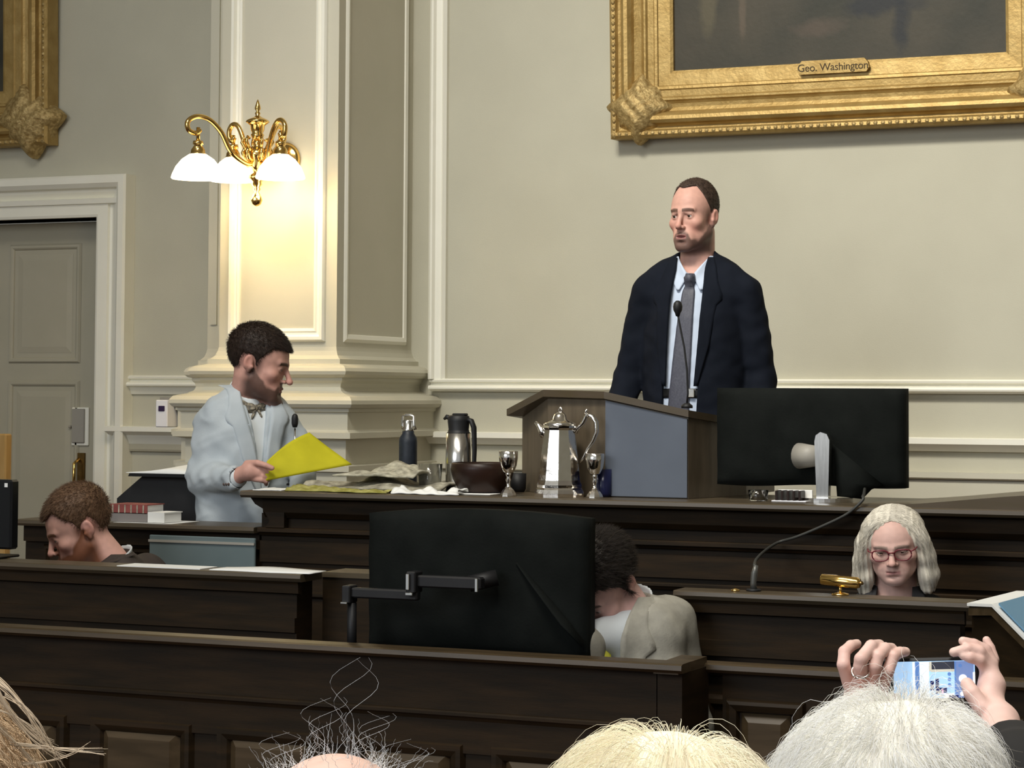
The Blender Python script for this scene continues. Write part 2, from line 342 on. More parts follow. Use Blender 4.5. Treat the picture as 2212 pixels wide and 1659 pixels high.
def painting(x0, x1, z0, z1, fw, lean, label, plate=None, corner=('l', 'r'), cs=.11, figs=(), canvas=None):
    # opening x0..x1, z0..z1; frame width fw outward; hung on the wall, leaning forward at the top
    hinge = z0-fw
    root = empty('framed_painting', ((x0+x1)/2, YW-.005, hinge), 0, label, 'painting')
    root.rotation_euler = (R(lean), 0, 0)
    cx = (x0+x1)/2; ax0, ax1 = x0-cx, x1-cx; az0, az1 = z0-hinge, z1-hinge
    pf = [(0, .05), (0, .072), (.012*fw/.27, .078)]
    k = fw/.27
    pf += [(.06*k, .082), (.064*k, .088), (.075*k, .09), (.08*k, .085), (.105*k, .085), (.112*k, .094), (.12*k, .094), (.126*k, .086), (.135*k, .08), (.15*k, .078), (.165*k, .085), (.172*k, .10), (.185*k, .115), (.20*k, .118), (.213*k, .108), (.218*k, .085), (.226*k, .078), (.236*k, .082), (.245*k, .098), (.258*k, .10), (.27*k, .088), (.27*k, .0)]
    t = MB(); t.frame(ax0, ax1, az0, az1, pf, Y=0); t.build('frame', M_gold, root)
    # beaded outer edge
    t = MB(); step = .03
    n = int((ax1-ax0+2*fw)/step)
    for i in range(n):
        x = ax0-fw+.015+i*step
        for s in (0, 1):
            t.add(*blob((x+random.uniform(-.002, .002), -.092, az0-.252*k), (.013, .014, .011), 6, 5), True)
            break
    nz = int(min(1.6, az1-az0)/step)
    for i in range(nz):
        for xx in (ax0-.252*k, ax1+.252*k): t.add(*blob((xx, -.092, az0-fw+.015+i*step), (.011, .014, .013), 6, 5), True)
    t.build('beaded_border', M_gold2, root)
    for c in corner:
        t = MB(); leaf_corner(t, ax0-fw*.53 if c == 'l' else ax1+fw*.53, az0-fw*.53, cs, 1 if c == 'l' else -1, .14); t.build('corner_ornament', M_gold2, root)
    t = MB(); t.box(ax0-.01, ax1+.01, -.055, -.045, az0-.01, az1+.01); cv = t.build('canvas', canvas or M_canvas, root)
    for (fx, fz, rx, rz, mm) in figs:
        t = MB(); t.add(*blob((fx-cx, -.0555, fz-hinge), (rx, .0012, rz), 20, 10), True); t.build('painted_passage', mm, cv)
    if plate:
        pxa, pxb, txt = plate
        t = MB(); zz = az0-.028; w = (pxb-pxa)/2; xc = (pxa+pxb)/2-cx
        t.prism([(xc-w, zz-.004), (xc-w+.012, zz-.022), (xc+w-.012, zz-.022), (xc+w, zz-.004), (xc+w-.006, zz+.018), (xc+w-.02, zz+.034), (xc-w+.02, zz+.034), (xc-w+.006, zz+.018)], -.104, -.07)
        pl = t.build('name_plate', M_gold, root)
        cu = bpy.data.curves.new('plate_lettering', 'FONT'); cu.body = txt; cu.size = .044; cu.align_x = 'CENTER'; cu.extrude = .0006; cu.space_character = .95
        to = bpy.data.objects.new('tmp', cu); COL.objects.link(to); dg = bpy.context.evaluated_depsgraph_get()
        me = bpy.data.meshes.new_from_object(to.evaluated_get(dg)); bpy.data.objects.remove(to)
        me.transform(Matrix.Translation((xc, -.105, zz-.010)) @ Matrix.Rotation(R(90), 4, 'X'))
        me.materials.clear(); link('plate_lettering', me, mat('plate_ink', (.05,.03,.01), .7), pl)
    return root
def blob(c, r, seg=10, rings=6):
    vs = [(c[0], c[1], c[2]-r[2])]; fs = []
    for i in range(1, rings):
        p = math.pi*i/rings
        for k in range(seg):
            a = 2*math.pi*k/seg; vs.append((c[0]+r[0]*math.sin(p)*math.cos(a), c[1]+r[1]*math.sin(p)*math.sin(a), c[2]-r[2]*math.cos(p)))
    vs.append((c[0], c[1], c[2]+r[2])); top = len(vs)-1
    for k in range(seg):
        j = (k+1) % seg; fs.append((0, 1+j, 1+k)); b = 1+(rings-2)*seg; fs.append((top, b+k, b+j))
        for i in range(rings-2): fs.append((1+i*seg+k, 1+i*seg+j, 1+(i+1)*seg+j, 1+(i+1)*seg+k))
    return vs, fs
M_p1 = mat('paint_ochre', (.075,.062,.036), .6, c2=(.03,.027,.017), nscale=9)
M_p2 = mat('paint_blue_black', (.010,.013,.018), .6, c2=(.016,.02,.026), nscale=9)
M_p3 = mat('paint_umber', (.055,.042,.028), .6, c2=(.03,.025,.018), nscale=6)
YP = YW-.08
a = PY(1456, 152, YP); b_ = PY(2174, 108, YP); fb = PY(1322, 300, YP)
fwid = .27
def fg(px, py): p = PY(px, py, YP); return p.x, p.z
M_cv = mat('old_oil_canvas', (.024,.024,.015), .6, c2=(.060,.050,.032), nscale=2.6, bump=.2, bscale=40)
def spots(m, lst, cx, hz):
    nt = m.node_tree; N = nt.nodes; L = nt.links; b = N['Principled BSDF']; src = b.inputs['Base Color'].links[0].from_socket
    tc = N.new('ShaderNodeTexCoord'); nz = N.new('ShaderNodeTexNoise'); nz.inputs['Scale'].default_value = 9; nz.inputs['Detail'].default_value = 6; L.new(tc.outputs['Object'], nz.inputs['Vector'])
    for (x, z, rx, rz, c) in lst:
        mp = N.new('ShaderNodeMapping'); mp.vector_type = 'POINT'; mp.inputs['Location'].default_value = (-(x-cx)/rx, 0, -(z-hz)/rz); mp.inputs['Scale'].default_value = (1/rx, 0, 1/rz)
        L.new(tc.outputs['Object'], mp.inputs['Vector']); ln = N.new('ShaderNodeVectorMath'); ln.operation = 'LENGTH'; L.new(mp.outputs[0], ln.inputs[0])
        ad = N.new('ShaderNodeMath'); ad.operation = 'MULTIPLY_ADD'; L.new(nz.outputs['Fac'], ad.inputs[0]); ad.inputs[1].default_value = 2.4; L.new(ln.outputs['Value'], ad.inputs[2])
        mr = N.new('ShaderNodeMapRange'); mr.inputs['From Min'].default_value = 1.7; mr.inputs['From Max'].default_value = 2.5; mr.inputs['To Min'].default_value = .8; mr.inputs['To Max'].default_value = 0; L.new(ad.outputs[0], mr.inputs['Value'])
        mx = N.new('ShaderNodeMix'); mx.data_type = 'RGBA'; L.new(mr.outputs[0], mx.inputs['Factor']); L.new(src, mx.inputs['A']); mx.inputs['B'].default_value = lin(c); src = mx.outputs['Result']
    L.new(src, b.inputs['Base Color'])
spots(M_cv, [(*fg(1530, 20), .035, .12, (.095,.08,.045)), (*fg(1603, 30), .014, .09, (.10,.075,.05)), (*fg(1900, 5), .14, .05, (.008,.011,.016)), (*fg(1945, 50), .035, .11, (.007,.010,.015)), (*fg(1760, 60), .12, .04, (.075,.055,.038))], (a.x+b_.x)/2, a.z-(a.z-fb.z))
painting(a.x, b_.x, a.z, a.z+1.9, a.z-fb.z-.0, 2.0, 'huge dark oil painting in a heavy gilt frame, above the man in the navy suit', plate=(XY(1727, YP, 130), XY(1882, YP, 130), "Geo. Washington"), cs=.125, canvas=M_cv)
r1 = PY(106, 320, YP)
painting(r1.x-fwid-1.6, r1.x-fwid, r1.z+fwid+.02, r1.z+fwid+1.9, fwid, 1.5, 'gilt-framed painting mostly outside the picture, above the door at the left edge', corner=('r',), cs=.15)
# ------------------------------------------------------------------ brass wall lamp on the pier
lp = PY(540, 330, YF-.30); 
S = 9.0/4700.0        # metres per pixel at the lamp
lamp = empty('wall_chandelier', (lp.x, YF, lp.z), 0, 'lit brass wall lamp with curled arms and white glass shades on the pier', 'wall lamp')
c0 = Vector((0, -.24, 0))
def zl(y): return (330-y)*S
t = MB()
t.lathe([(0, zl(210)), (.004, zl(214)), (.010, zl(224)), (.013, zl(231)), (.006, zl(237)), (.012, zl(241)), (.008, zl(246)), (.02, zl(250)), (.045, zl(256)), (.05, zl(260)), (.04, zl(264)), (.030, zl(268)), (.028, zl(278)), (.022, zl(284)), (.028, zl(288)), (.022, zl(296)), (.014, zl(300)), (0.0, zl(301))], c0, 24)
o = t.build('urn_finial', M_brass, lamp)
t = MB()
t.lathe([(0, zl(298)), (.014, zl(300)), (.018, zl(306)), (.012, zl(312)), (.03, zl(318)), (.042, zl(326)), (.040, zl(336)), (.028, zl(346)), (.034, zl(354)), (.022, zl(362)), (.016, zl(370)), (.034, zl(376)), (.036, zl(382)), (.02, zl(390)), (.022, zl(396)), (.012, zl(402)), (.016, zl(406)), (.008, zl(412)), (.018, zl(420)), (.024, zl(430)), (.018, zl(438)), (.008, zl(442)), (0, zl(443))], c0, 24)
for k in range(6):
    an = k*math.pi/3+.3; e = Vector((math.cos(an), math.sin(an), 0))
    pts = [c0+e*r_+Vector((0, 0, zl(y))) for r_, y in ((.012, 348), (.05, 340), (.062, 326), (.05, 314), (.034, 318), (.036, 328))]
    t.tube(pts, [.008, .009, .008, .007, .006, .006], 8)
    pts = [c0+e*r_+Vector((0, 0, zl(y))) for r_, y in ((.016, 330), (.05, 318), (.066, 304), (.058, 294), (.046, 298))]
    t.tube(pts, [.007, .007, .007, .006, .005], 8)
t.build('body', M_brass, lamp)
t = MB(); t.lathe([(0, 0), (.07, 0), (.075, .008), (.06, .02), (.03, .03), (0, .032)], (0, 0, 0), 28, M=Matrix.Translation((0, 0, zl(330))) @ Matrix.Rotation(R(90), 4, 'X'))
t.tube([(0, -.02, zl(330)), (0, -.24, zl(330))], .014, 12); t.build('wall_mount', M_brass, lamp)
camdir = (CAMR @ Vector((1, 0, 0))); rgt = Vector((camdir.x, camdir.y, 0)).normalized(); tow = Vector((rgt.y, -rgt.x, 0))
# shade centres (pixel x, y of the fitter) and how far they stand towards the viewer
shades = [(430, 340, .20, 1.06), (487, 332, -.06, .93), (599, 334, .10, 1.0), (585, 322, -.13, .85)]
def topx(px, py, f): return c0 + rgt*((px-543)*S) + tow*f + Vector((0, 0, zl(py)))
for i, (sx, sy, f, sc) in enumerate(shades):
    top = topx(sx, sy, f)
    dirv = (top-c0); dirv.z = 0; L_ = dirv.length; e = dirv.normalized()
    t = MB(); r0 = Vector((0, 0, 1))
    pts = [c0+e*.02+r0*zl(350), c0+e*.06+r0*zl(352), c0+e*(L_*.45)+r0*zl(330), c0+e*(L_*.62)+r0*zl(290), c0+e*(L_*.82)+r0*zl(266), c0+e*(L_*1.02)+r0*zl(262), c0+e*(L_*1.17)+r0*zl(274), c0+e*(L_*1.16)+r0*zl(292), c0+e*(L_*1.04)+r0*zl(298), c0+e*(L_*.97)+r0*zl(290)]
    # smooth the polyline
    sp = []
    for k in range(len(pts)-1):
        p0 = pts[max(k-1, 0)]; p1 = pts[k]; p2 = pts[k+1]; p3 = pts[min(k+2, len(pts)-1)]
        for q in range(5):
            u = q/5; sp.append(.5*((2*p1)+(-p0+p2)*u+(2*p0-5*p1+4*p2-p3)*u*u+(-p0+3*p1-3*p2+p3)*u**3))
    sp.append(pts[-1])
    t.tube(sp, [.0105]*len(sp), 10)
    arm = t.build('arm', M_brass, lamp)
    t = MB(); t.lathe([(0, .055), (.006, .052), (.02, .05), (.022, .036), (.015, .034), (.028, .014), (.03, .0), (.036, -.004), (.0, -.006)], top, 20)
    t.tube([top+Vector((0, 0, .05)), top+Vector((0, 0, max(.06, zl(285)-top.z)))], .008, 8)
    t.build('shade_fitter', M_brass, arm)
    t = MB(); s_ = sc
    t.lathe([(.026*s_, 0), (.036*s_, -.006), (.062*s_, -.025), (.085*s_, -.055), (.098*s_, -.085), (.102*s_, -.10), (.099*s_, -.104), (.094*s_, -.098), (.08*s_, -.06), (.055*s_, -.028), (.03*s_, -.008), (.02*s_, -.002)], top, 36)
    t.build('lamp_shade', M_shade, lamp)
    if i == 3: continue
    ld = bpy.data.lights.new('bulb_light', 'POINT'); ld.energy = 4.0; ld.color = (1, .74, .36); ld.shadow_soft_size = .05
    lo = bpy.data.objects.new('bulb_light', ld); COL.objects.link(lo); lo.parent = lamp; lo.location = top+Vector((0, 0, -.125))
# ------------------------------------------------------------------ rostrum (upper desk)
YR = 6.3                      # front face
ZT = 1.279                    # top
zL1 = 1.158                   # first ledge
def ledge(mb, x0, x1, y, z, d=.03, h=.016):
    mb.rail(x0, x1, [(y+.02, z-h-.012), (y-d*.4, z-h-.010), (y-d*.6, z-h), (y-d, z-h+.002), (y-d, z-.003), (y-d+.004, z), (y+.02, z)])
rx0 = XY(566, YR, 1080); rx1 = XY(2330, YR, 1080); xtop0 = XY(524, YR-.06, 1062)
xk = XY(1850, YR, 1080)     # where the top swings back on the right
ros = empty('rostrum_desk', ((rx0+rx1)/2, YR+.3, 0), 0, 'long dark wooden rostrum desk carrying the lectern, silver pitcher and covered monitor', 'desk')
ox, oy = ros.location.x, ros.location.y
t = MB()
t.prism([(rx0-ox, YR-oy), (rx1-ox, YR-oy), (rx1-ox, YR+.46-oy), (XY(668, YR+.3)-ox, YR+.46-oy), (XY(668, YR+.3)-ox, YR+.15-oy), (rx0-ox, YR+.15-oy)], 0.0, ZT-.075, 'z')
ledge(t, rx0-ox, rx1-ox, YR-oy, zL1); ledge(t, rx0-ox, rx1-ox, YR-oy, 1.03, .02, .012)
t.box(rx0-ox, rx1-ox, YR-.012-oy, YR-oy, 1.045, 1.115)
for i in range(9):
    xa = rx0+.12+i*.5
    t.frame(xa-ox, xa+.38-ox, .45, .93, [(0, .002), (.008, .012), (.016, .012), (.024, .0)], Y=YR-oy)
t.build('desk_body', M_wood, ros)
t = MB()      # thick fascia under the top
t.rail(xtop0+.06-ox, rx1-ox, [(YR+.05-oy, ZT-.09), (YR-.015-oy, ZT-.088), (YR-.03-oy, ZT-.07), (YR-.035-oy, ZT-.03), (YR-.05-oy, ZT-.022), (YR+.05-oy, ZT-.022)])
t.build('fascia', M_wood, ros)
t = MB()
# top with corbelled left end and the right side raised slightly towards the back
xm = XY(668, YR+.3)
for (xa_, xb_, dd_) in ((xtop0, xm, .18), (xm, rx1, .50)): t.rail(xa_-ox, xb_-ox, [(YR-.07-oy, ZT-.022), (YR-.078-oy, ZT-.014), (YR-.076-oy, ZT-.003), (YR-.07-oy, ZT), (YR+dd_-oy, ZT), (YR+dd_-oy, ZT-.022)])
t.build('desktop', M_top, ros)
t = MB()     # curved bracket at the left end
pr = [(xtop0+.012-ox, ZT-.023), (xtop0+.03-ox, ZT-.045), (xtop0+.06-ox, ZT-.06), (xtop0+.085-ox, ZT-.10), (rx0+.03-ox, ZT-.12), (rx0+.1-ox, ZT-.12), (rx0+.1-ox, ZT-.023)]
t.prism(pr, YR-.03-oy, YR+.15-oy, 'y'); t.build('end_bracket', M_wood, ros)
# raised back shelf at far right (curved piece rising towards the edge of the picture)
xs0 = XY(1880, YR+.1, 1070)
t = MB(); pts = []
nn = 12
for i in range(nn+1):
    u = i/nn; x = xs0+(rx1-xs0)*u; pts.append((x, .002+.045*(u*u*(3-2*u))))
poly = [(x-ox, ZT+z) for x, z in pts] + [(rx1-ox, ZT-.001), (xs0-ox, ZT-.001)]
t.prism(poly, YR-.06-oy, YR+.4-oy, 'y'); t.build('curved_top_piece', M_top, ros)
# wing to the left of the rostrum
wx0 = XY(48, YR, 1180); wx1 = XY(563, YR, 1150)-.004
wg = empty('side_desk', ((wx0+wx1)/2, YR+.25, 0), 0, 'low dark side desk joined to the left end of the rostrum, books on it', 'desk')
ox, oy = wg.location.x, wg.location.y
t = MB(); t.box(wx0-ox, wx1-ox, YR+.02-oy, YR+.18-oy, 0, zL1-.02); t.box(wx0+.005-ox, wx1-ox, YR-oy, YR+.02-oy, zL1-.075, zL1-.02)
t.frame(wx0+.1-ox, wx0+.6-ox, .5, 1.05, [(0, .002), (.008, .012), (.016, .012), (.024, .0)], Y=YR+.02-oy)
t.build('desk_body', M_wood, wg)
t = MB(); t.rail(wx0-.02-ox, wx1-ox, [(YR-.035-oy, zL1-.02), (YR-.04-oy, zL1-.012), (YR-.038-oy, zL1-.002), (YR-.03-oy, zL1), (YR+.19-oy, zL1), (YR+.19-oy, zL1-.02)]); t.build('desktop', M_top, wg)
pa = PY(332, 1150, YR-.01); pb = PY(560, 1222, YR-.01)
pn = empty('acrylic_panel', ((pa.x+pb.x)/2, YR-.03, 0.0), 0, 'blue-grey rectangular panel standing against the side desk, below the white jacket', 'panel')
zt = ZL = zL1-.036
t = MB(); t.box(pa.x-pn.location.x, pb.x-pn.location.x-.002, -.008, .004, .35, zt, bev=.003); t.build('sheet', M_teal, pn)
t = MB(); zz = ZY(440, 1170, YR-.02); t.box(pa.x-pn.location.x, pb.x-pn.location.x-.002, -.013, -.008, zz-.005, zz+.003); t.build('cross_strip', M_grey, pn)
for s in (.04, .92):
    xx = pa.x-pn.location.x + (pb.x-pa.x)*s
    MB().box(xx, xx+.03, -.012, .012, .0, .35).build('leg', M_black, pn)
# ------------------------------------------------------------------ sloped reading stand with books, on the side desk
ya = YR+.22; A = PY(230, 1118, ya); B = PY(424, 1035, ya)
st = empty('reading_stand', ((A.x+B.x)/2, ya, 0), 0, 'black sloped reading stand behind the side desk and its books, white papers on top', 'stand')
ox = st.location.x
zt2 = ZY(330, 1030, ya)
t = MB(); xl, xr = PY(232, 1078, ya).x-ox, B.x-ox-.01
xh = PY(288, 1035, ya).x-ox
t.prism([(xl, .0), (xl, ZY(232, 1078, ya)), (xh, zt2), (xr, zt2), (xr, .0)], .06, .30, 'y')     # closed back part
t.build('stand_body', M_black, st)
t = MB(); t.prism([(xh-.035, zt2-.001), (xr, zt2-.001), (xr, zt2+.010), (xh-.03, zt2+.010)], .02, .31, 'y'); t.build('stand_top', M_blackg, st)
# papers on the stand top
o = MB()
n = 14; vs = []; fs = []
x0_, x1_ = PY(262, 1030, ya).x, PY(416, 1030, ya).x
for i in range(n+1):
    for j in range(5):
        u = i/n; v = j/4; vs.append((x0_+(x1_-x0_)*u, ya+.03+v*.24, zt2+.0125+.030*math.exp(-((u-.55)/.3)**2)*(.35+.65*v)))
for i in range(n):
    for j in range(4): a_ = i*5+j; fs.append((a_, a_+1, a_+6, a_+5))
q = len(vs); vs2 = [(x, y, zt2+.0105) for x, y, z in vs]
per = [j for j in range(5)] + [i*5+4 for i in range(1, n+1)] + [n*5+j for j in (3, 2, 1, 0)] + [i*5 for i in range(n-1, 0, -1)]
o.add(vs+vs2, fs + [(per[k], per[(k+1) % len(per)], q+per[(k+1) % len(per)], q+per[k]) for k in range(len(per))], True)
o = o.build('paper_sheaf', M_paper); tag(set_origin(o, (x0_, ya+.03, zt2+.0105)), 'open white papers lying on top of the black reading stand', 'papers')
# books lying in front of the stand
def book(px0, px1, y0p, y1p, yy, depth, mats, label, group=None, rz=0.0, stripes=0):
    P0 = PY(px0, y1p, yy); P1 = PY(px1, y0p, yy)
    w = P1.x-P0.x; h = P1.z-P0.z
    b = empty('book', (P0.x, yy, P0.z), rz, label, 'book', group)
    t = MB(); t.box(0, w, 0, depth, 0, .003); t.box(0, w, 0, depth, h-.003, h); t.box(0, w, 0, .003, .003, h-.003); t.build('cover', mats[0], b)
    t = MB(); t.box(.004, w-.003, .004, depth-.004, .003, h-.003); t.build('page_block', M_paper, b)
    if stripes:
        t = MB()
        for i in range(stripes): xx = w*(i+.6)/(stripes+.2); t.box(xx-.0025, xx+.0025, -.0012, .0, .002, h-.002)
        t.build('spine_bands', M_news, b)
    return b
M_bookg = mat('grey_book_cloth', (.22,.20,.19), .7)
yb = YR+.0
bA = book(240, 318, 1096, 1113, yb, .1, (M_bookg,), 'flat grey-covered book under the red-spined volume')
bB = book(236, 318, 1078, 1095.5, yb, .11, (M_bookr,), 'red book with pale bands on its spine, lying on a grey book', stripes=6)
bC = book(319, 358, 1083, 1104, yb, .1, (M_paper,), 'small white-covered book beside the red-spined volume', rz=R(-6))
bA.location.z = zL1+.0015; h1 = ZY(280, 1096, yb)-ZY(280, 1113, yb); bB.location.z = bA.location.z+h1+.001; bC.location.z = bA.location.z+.012
o = MB().box(XY(250, YR-.02), XY(376, YR-.02), YR-.025, YR+.15, zL1+.0005, zL1+.0012+.0, bev=0).build('loose_paper', M_paper)
bA.location.z += .001; bB.location.z += .001; bC.location.z = bA.location.z
tag(set_origin(o, (XY(250, YR-.02), YR-.025, zL1+.0005)), 'thin white papers lying on the side desk under the books', 'paper')
# ------------------------------------------------------------------ lectern on the rostrum
yl = YR+.10
P = lambda px, py, y: PY(px, py, y)
lec = empty('lectern', (P(1330, 1065, yl+.2).x, yl+.2, ZT), 0, 'faceted wooden table lectern with a sloping dark top on the rostrum', 'lectern')
L0 = lec.location
def lp_(px, y): return XY(px, y, 1000)-L0.x
# footprint corners (front faces): left facet 1128-1183, middle 1183-1308, blue sheet front 1308-1487, right facet 1487-1600
fy = {'a': yl+.28, 'b': yl+.06, 'c': yl+.0, 'd': yl+.0, 'e': yl+.30}
FP = [(lp_(1128, fy['a']), fy['a']-L0.y), (lp_(1183, fy['b']), fy['b']-L0.y), (lp_(1308, fy['c']), fy['c']-L0.y), (lp_(1487, fy['d']), fy['d']-L0.y), (lp_(1612, fy['e']), fy['e']-L0.y)]
def ztop(px, py, y): return ZY(px, py, y)-ZT
TZ = [ztop(1128, 888, fy['a']), ztop(1183, 846, fy['b']), ztop(1308, 850, fy['c']), ztop(1487, 890, fy['d']), ztop(1545, 912, fy['e'])]
t = MB()
vs = [(x, y, .001) for x, y in FP] + [(x, y, z-.012) for (x, y), z in zip(FP, TZ)]
back = [(FP[4][0], .42), (FP[0][0], .42)]
vs += [(back[0][0], back[0][1], .001), (back[1][0], back[1][1], .001), (back[0][0], back[0][1], TZ[4]-.03), (back[1][0], back[1][1], TZ[0]-.03)]
fs = [(i, i+1, 6+i, 5+i) for i in range(4)] + [(4, 10, 12, 9), (10, 11, 13, 12), (11, 0, 5, 13)]
t.add(vs, fs); t.build('body', M_lect, lec)
# top slab following the facets with an overhang
t = MB(); ov = .02; out = []
ctr = Vector((sum(p[0] for p in FP)/5, sum(p[1] for p in FP)/5+.1))
for (x, y), z, e in zip(FP, TZ, (.035, .012, .006, .006, .01)):
    d = Vector((x, y))-ctr; d = d.normalized()*e; out.append((x+d.x-(.02 if e > .03 else 0), y+d.y-.01, z))
bk = [(back[0][0]+.02, back[0][1], TZ[4]-.03), (back[1][0]-.03, back[1][1], TZ[0]-.03)]
ring = out+bk
n = len(ring)
vs = [(x, y, z+.006) for x, y, z in ring] + [(x, y, z-.016) for x, y, z in ring]
cz = sum(z for _, _, z in ring)/n
vs += [(ctr.x, ctr.y, cz+.004), (ctr.x, ctr.y, cz-.03)]
fs = [(i, (i+1) % n, 2*n) for i in range(n)] + [(n+i, n+(i+1) % n, 2*n+1) for i in range(n)] + [(i, (i+1) % n, n+(i+1) % n, n+i) for i in range(n)]
t.add(vs, fs); t.build('top', M_top, lec)
t = MB(); x0_, x1_ = FP[2][0]+.002, FP[3][0]-.002
t.prism([(x0_, .004), (x1_, .004), (x1_, TZ[3]-.022), (x0_, TZ[2]-.022)], FP[2][1]-.008, FP[2][1]-.001, 'y')
t.build('front_panel', M_blue, lec, 'flat blue-grey front panel')
# lectern microphone
mp = P(1463, 668, yl+.05)
mb_ = P(1484, 868, yl+.06)
mic = empty('gooseneck_microphone', (mb_.x, mb_.y, mb_.z-.0), 0, 'thin black gooseneck microphone in front of the tie of the man at the lectern', 'microphone')
pts = [PY(px, py, yl+.05)-mic.location for px, py in ((1484, 872), (1486, 850), (1484, 800), (1478, 750), (1471, 715), (1466, 690), (1464, 676))]
MB().tube(pts, .0032, 8).build('gooseneck', M_black, mic)
hd = pts[-1]; t = MB(); t.lathe([(0, -.012), (.006, -.010), (.009, .0), (.0135, .008), (.015, .02), (.0125, .031), (.006, .038), (0, .039)], hd, 20); t.build('microphone_head', M_black, mic)
t = MB(); t.lathe([(0, -.014), (.018, -.014), (.018, -.006), (.008, .002), (0, .002)], pts[0], 16); t.build('base', M_black, mic)
# ------------------------------------------------------------------ things on the rostrum
def on_top(name, px, y, label, cat, group=None, z=ZT): return empty(name, (XY(px, y, 1050), y, z+.0005), 0, label, cat, group)
def mpx(y, px): return y/(ray(px, 1050).y/1.0)/FPX   # metres per pixel at plane y
# water pitcher
yp = YR+.02
pit = on_top('silver_pitcher', 1209, yp+.02, 'tall faceted silver water pitcher with a domed lid and curved handle before the lectern', 'pitcher')
k = mpx(yp, 1209); h = lambda y: (1066-y)*k
t = MB(); prof = [(0, 0), (55*k, 0), (56*k, h(1058)), (53*k, h(1050)), (50*k, h(1046)), (51*k, h(1040)), (47*k, h(1030)), (43*k, h(990)), (38*k, h(950)), (34*k, h(922)), (37*k, h(917)), (38*k, h(913)), (35*k, h(911)), (32*k, h(911))]
t.lathe(prof, (0, 0, 0), 10, facet=True); pb_ = t.build('body', M_silver, pit)
t = MB(); t.lathe([(36*k, h(912)), (37*k, h(909)), (30*k, h(905)), (17*k, h(900)), (14*k, h(890)), (8*k, h(884)), (0, h(883))], (0, 0, 0), 20); ld = t.build('lid', M_silver, pit)
t = MB(); t.tube([(0, 0, h(884)), (-.004, 0, h(878)), (.002, 0, h(872)), (.007, 0, h(878)), (.003, 0, h(884))], .0032, 8); t.build('lid_finial', M_silver, ld)
t = MB(); t.tube([(-33*k, -.006, h(935)), (-40*k, -.008, h(922)), (-46*k, -.012, h(912)), (-54*k, -.014, h(905))], [.022, .018, .012, .007], 12, flat=.7); t.build('spout', M_silver, pit)
hp = [(36, 928), (40, 918), (52, 908), (58, 896), (62, 888), (74, 892), (83, 905), (84, 925), (76, 945), (64, 962), (55, 980), (47, 992)]
t = MB(); t.tube([(x*k, .004, h(y)) for x, y in hp], [.007, .0075, .009, .0095, .009, .0095, .0095, .0085, .0075, .007, .006, .005], 10, flat=.8)
t.tube([(60*k, .004, h(890)), (59*k, .004, h(880)), (63*k, .004, h(876))], [.005, .0045, .003], 8); t.build('handle', M_silver, pit)
# goblets
def goblet(px, y, rim, base_, label, first=None):
    k = mpx(y, px); hh = (base_-rim)*k
    g = on_top('silver_goblet', px, y, label, 'goblet', 'silver goblets beside the pitcher')
    t = MB(); t.lathe([(19*k, hh), (20.5*k, hh*.99), (20.5*k, hh*.85), (18*k, hh*.68), (13*k, hh*.55), (6*k, hh*.49), (5*k, hh*.50), (11*k, hh*.57), (16*k, hh*.69), (18.6*k, hh*.85), (18.6*k, hh*.98)], (0, 0, 0), 28); t.build('bowl', M_silver, g)
    t = MB(); t.lathe([(7*k, hh*.50), (6*k, hh*.47), (4.5*k, hh*.42), (6.5*k, hh*.36), (4*k, hh*.30), (4.5*k, hh*.22), (7*k, hh*.19)], (0, 0, 0), 20); t.build('stem', M_silver, g)
    t = MB(); t.lathe([(7*k, hh*.19), (12*k, hh*.14), (17*k, hh*.07), (19*k, hh*.02), (19*k, 0), (0, 0)], (0, 0, 0), 10, facet=True); t.build('foot', M_silver, g)
    return g
goblet(1098, YR-.0, 966, 1063, 'silver goblet standing alone left of the silver pitcher')
goblet(1285, YR+.04, 969, 1064, 'silver goblet under the curved handle of the silver pitcher')
# thermos
yt = YR+.22; k = mpx(yt, 990)
th = on_top('thermos_jug', 990, yt, 'brushed steel thermos jug with black lid and handle behind the dark bowl', 'thermos')
zt_ = ZY(990, 936, yt)-ZT
t = MB(); t.lathe([(0, 0), (27*k, 0), (27.5*k, .01), (28*k, zt_*.5), (27*k, zt_), (0, zt_)], (0, 0, 0), 32); t.build('body', M_steel, th)
zz = ZY(990, 897, yt)-ZT
t = MB(); t.lathe([(27*k, zt_), (24*k, zt_+.003), (22*k, zt_+.012), (24*k, zz-.02), (23*k, zz-.004), (18*k, zz), (0, zz)], (0, 0, 0), 28); t.tube([(-18*k, 0, zz-.012), (-29*k, 0, zz-.006), (-35*k, 0, zz-.014)], [.010, .008, .004], 8); t.box(-.02, .03, -.014, .014, zz-.002, zz+.006, bev=.004); t.build('lid', M_black, th)
t = MB(); t.tube([(20*k, 0, zz-.014), (30*k, 0, zz-.018), (36*k, 0, zz-.04), (38*k, 0, zt_*.72), (37*k, 0, zt_*.45), (35*k, 0, zt_*.2), (27*k, 0, zt_*.12)], [.011, .012, .012, .010, .009, .009, .008], 10, flat=.7); t.build('handle', M_black, th)
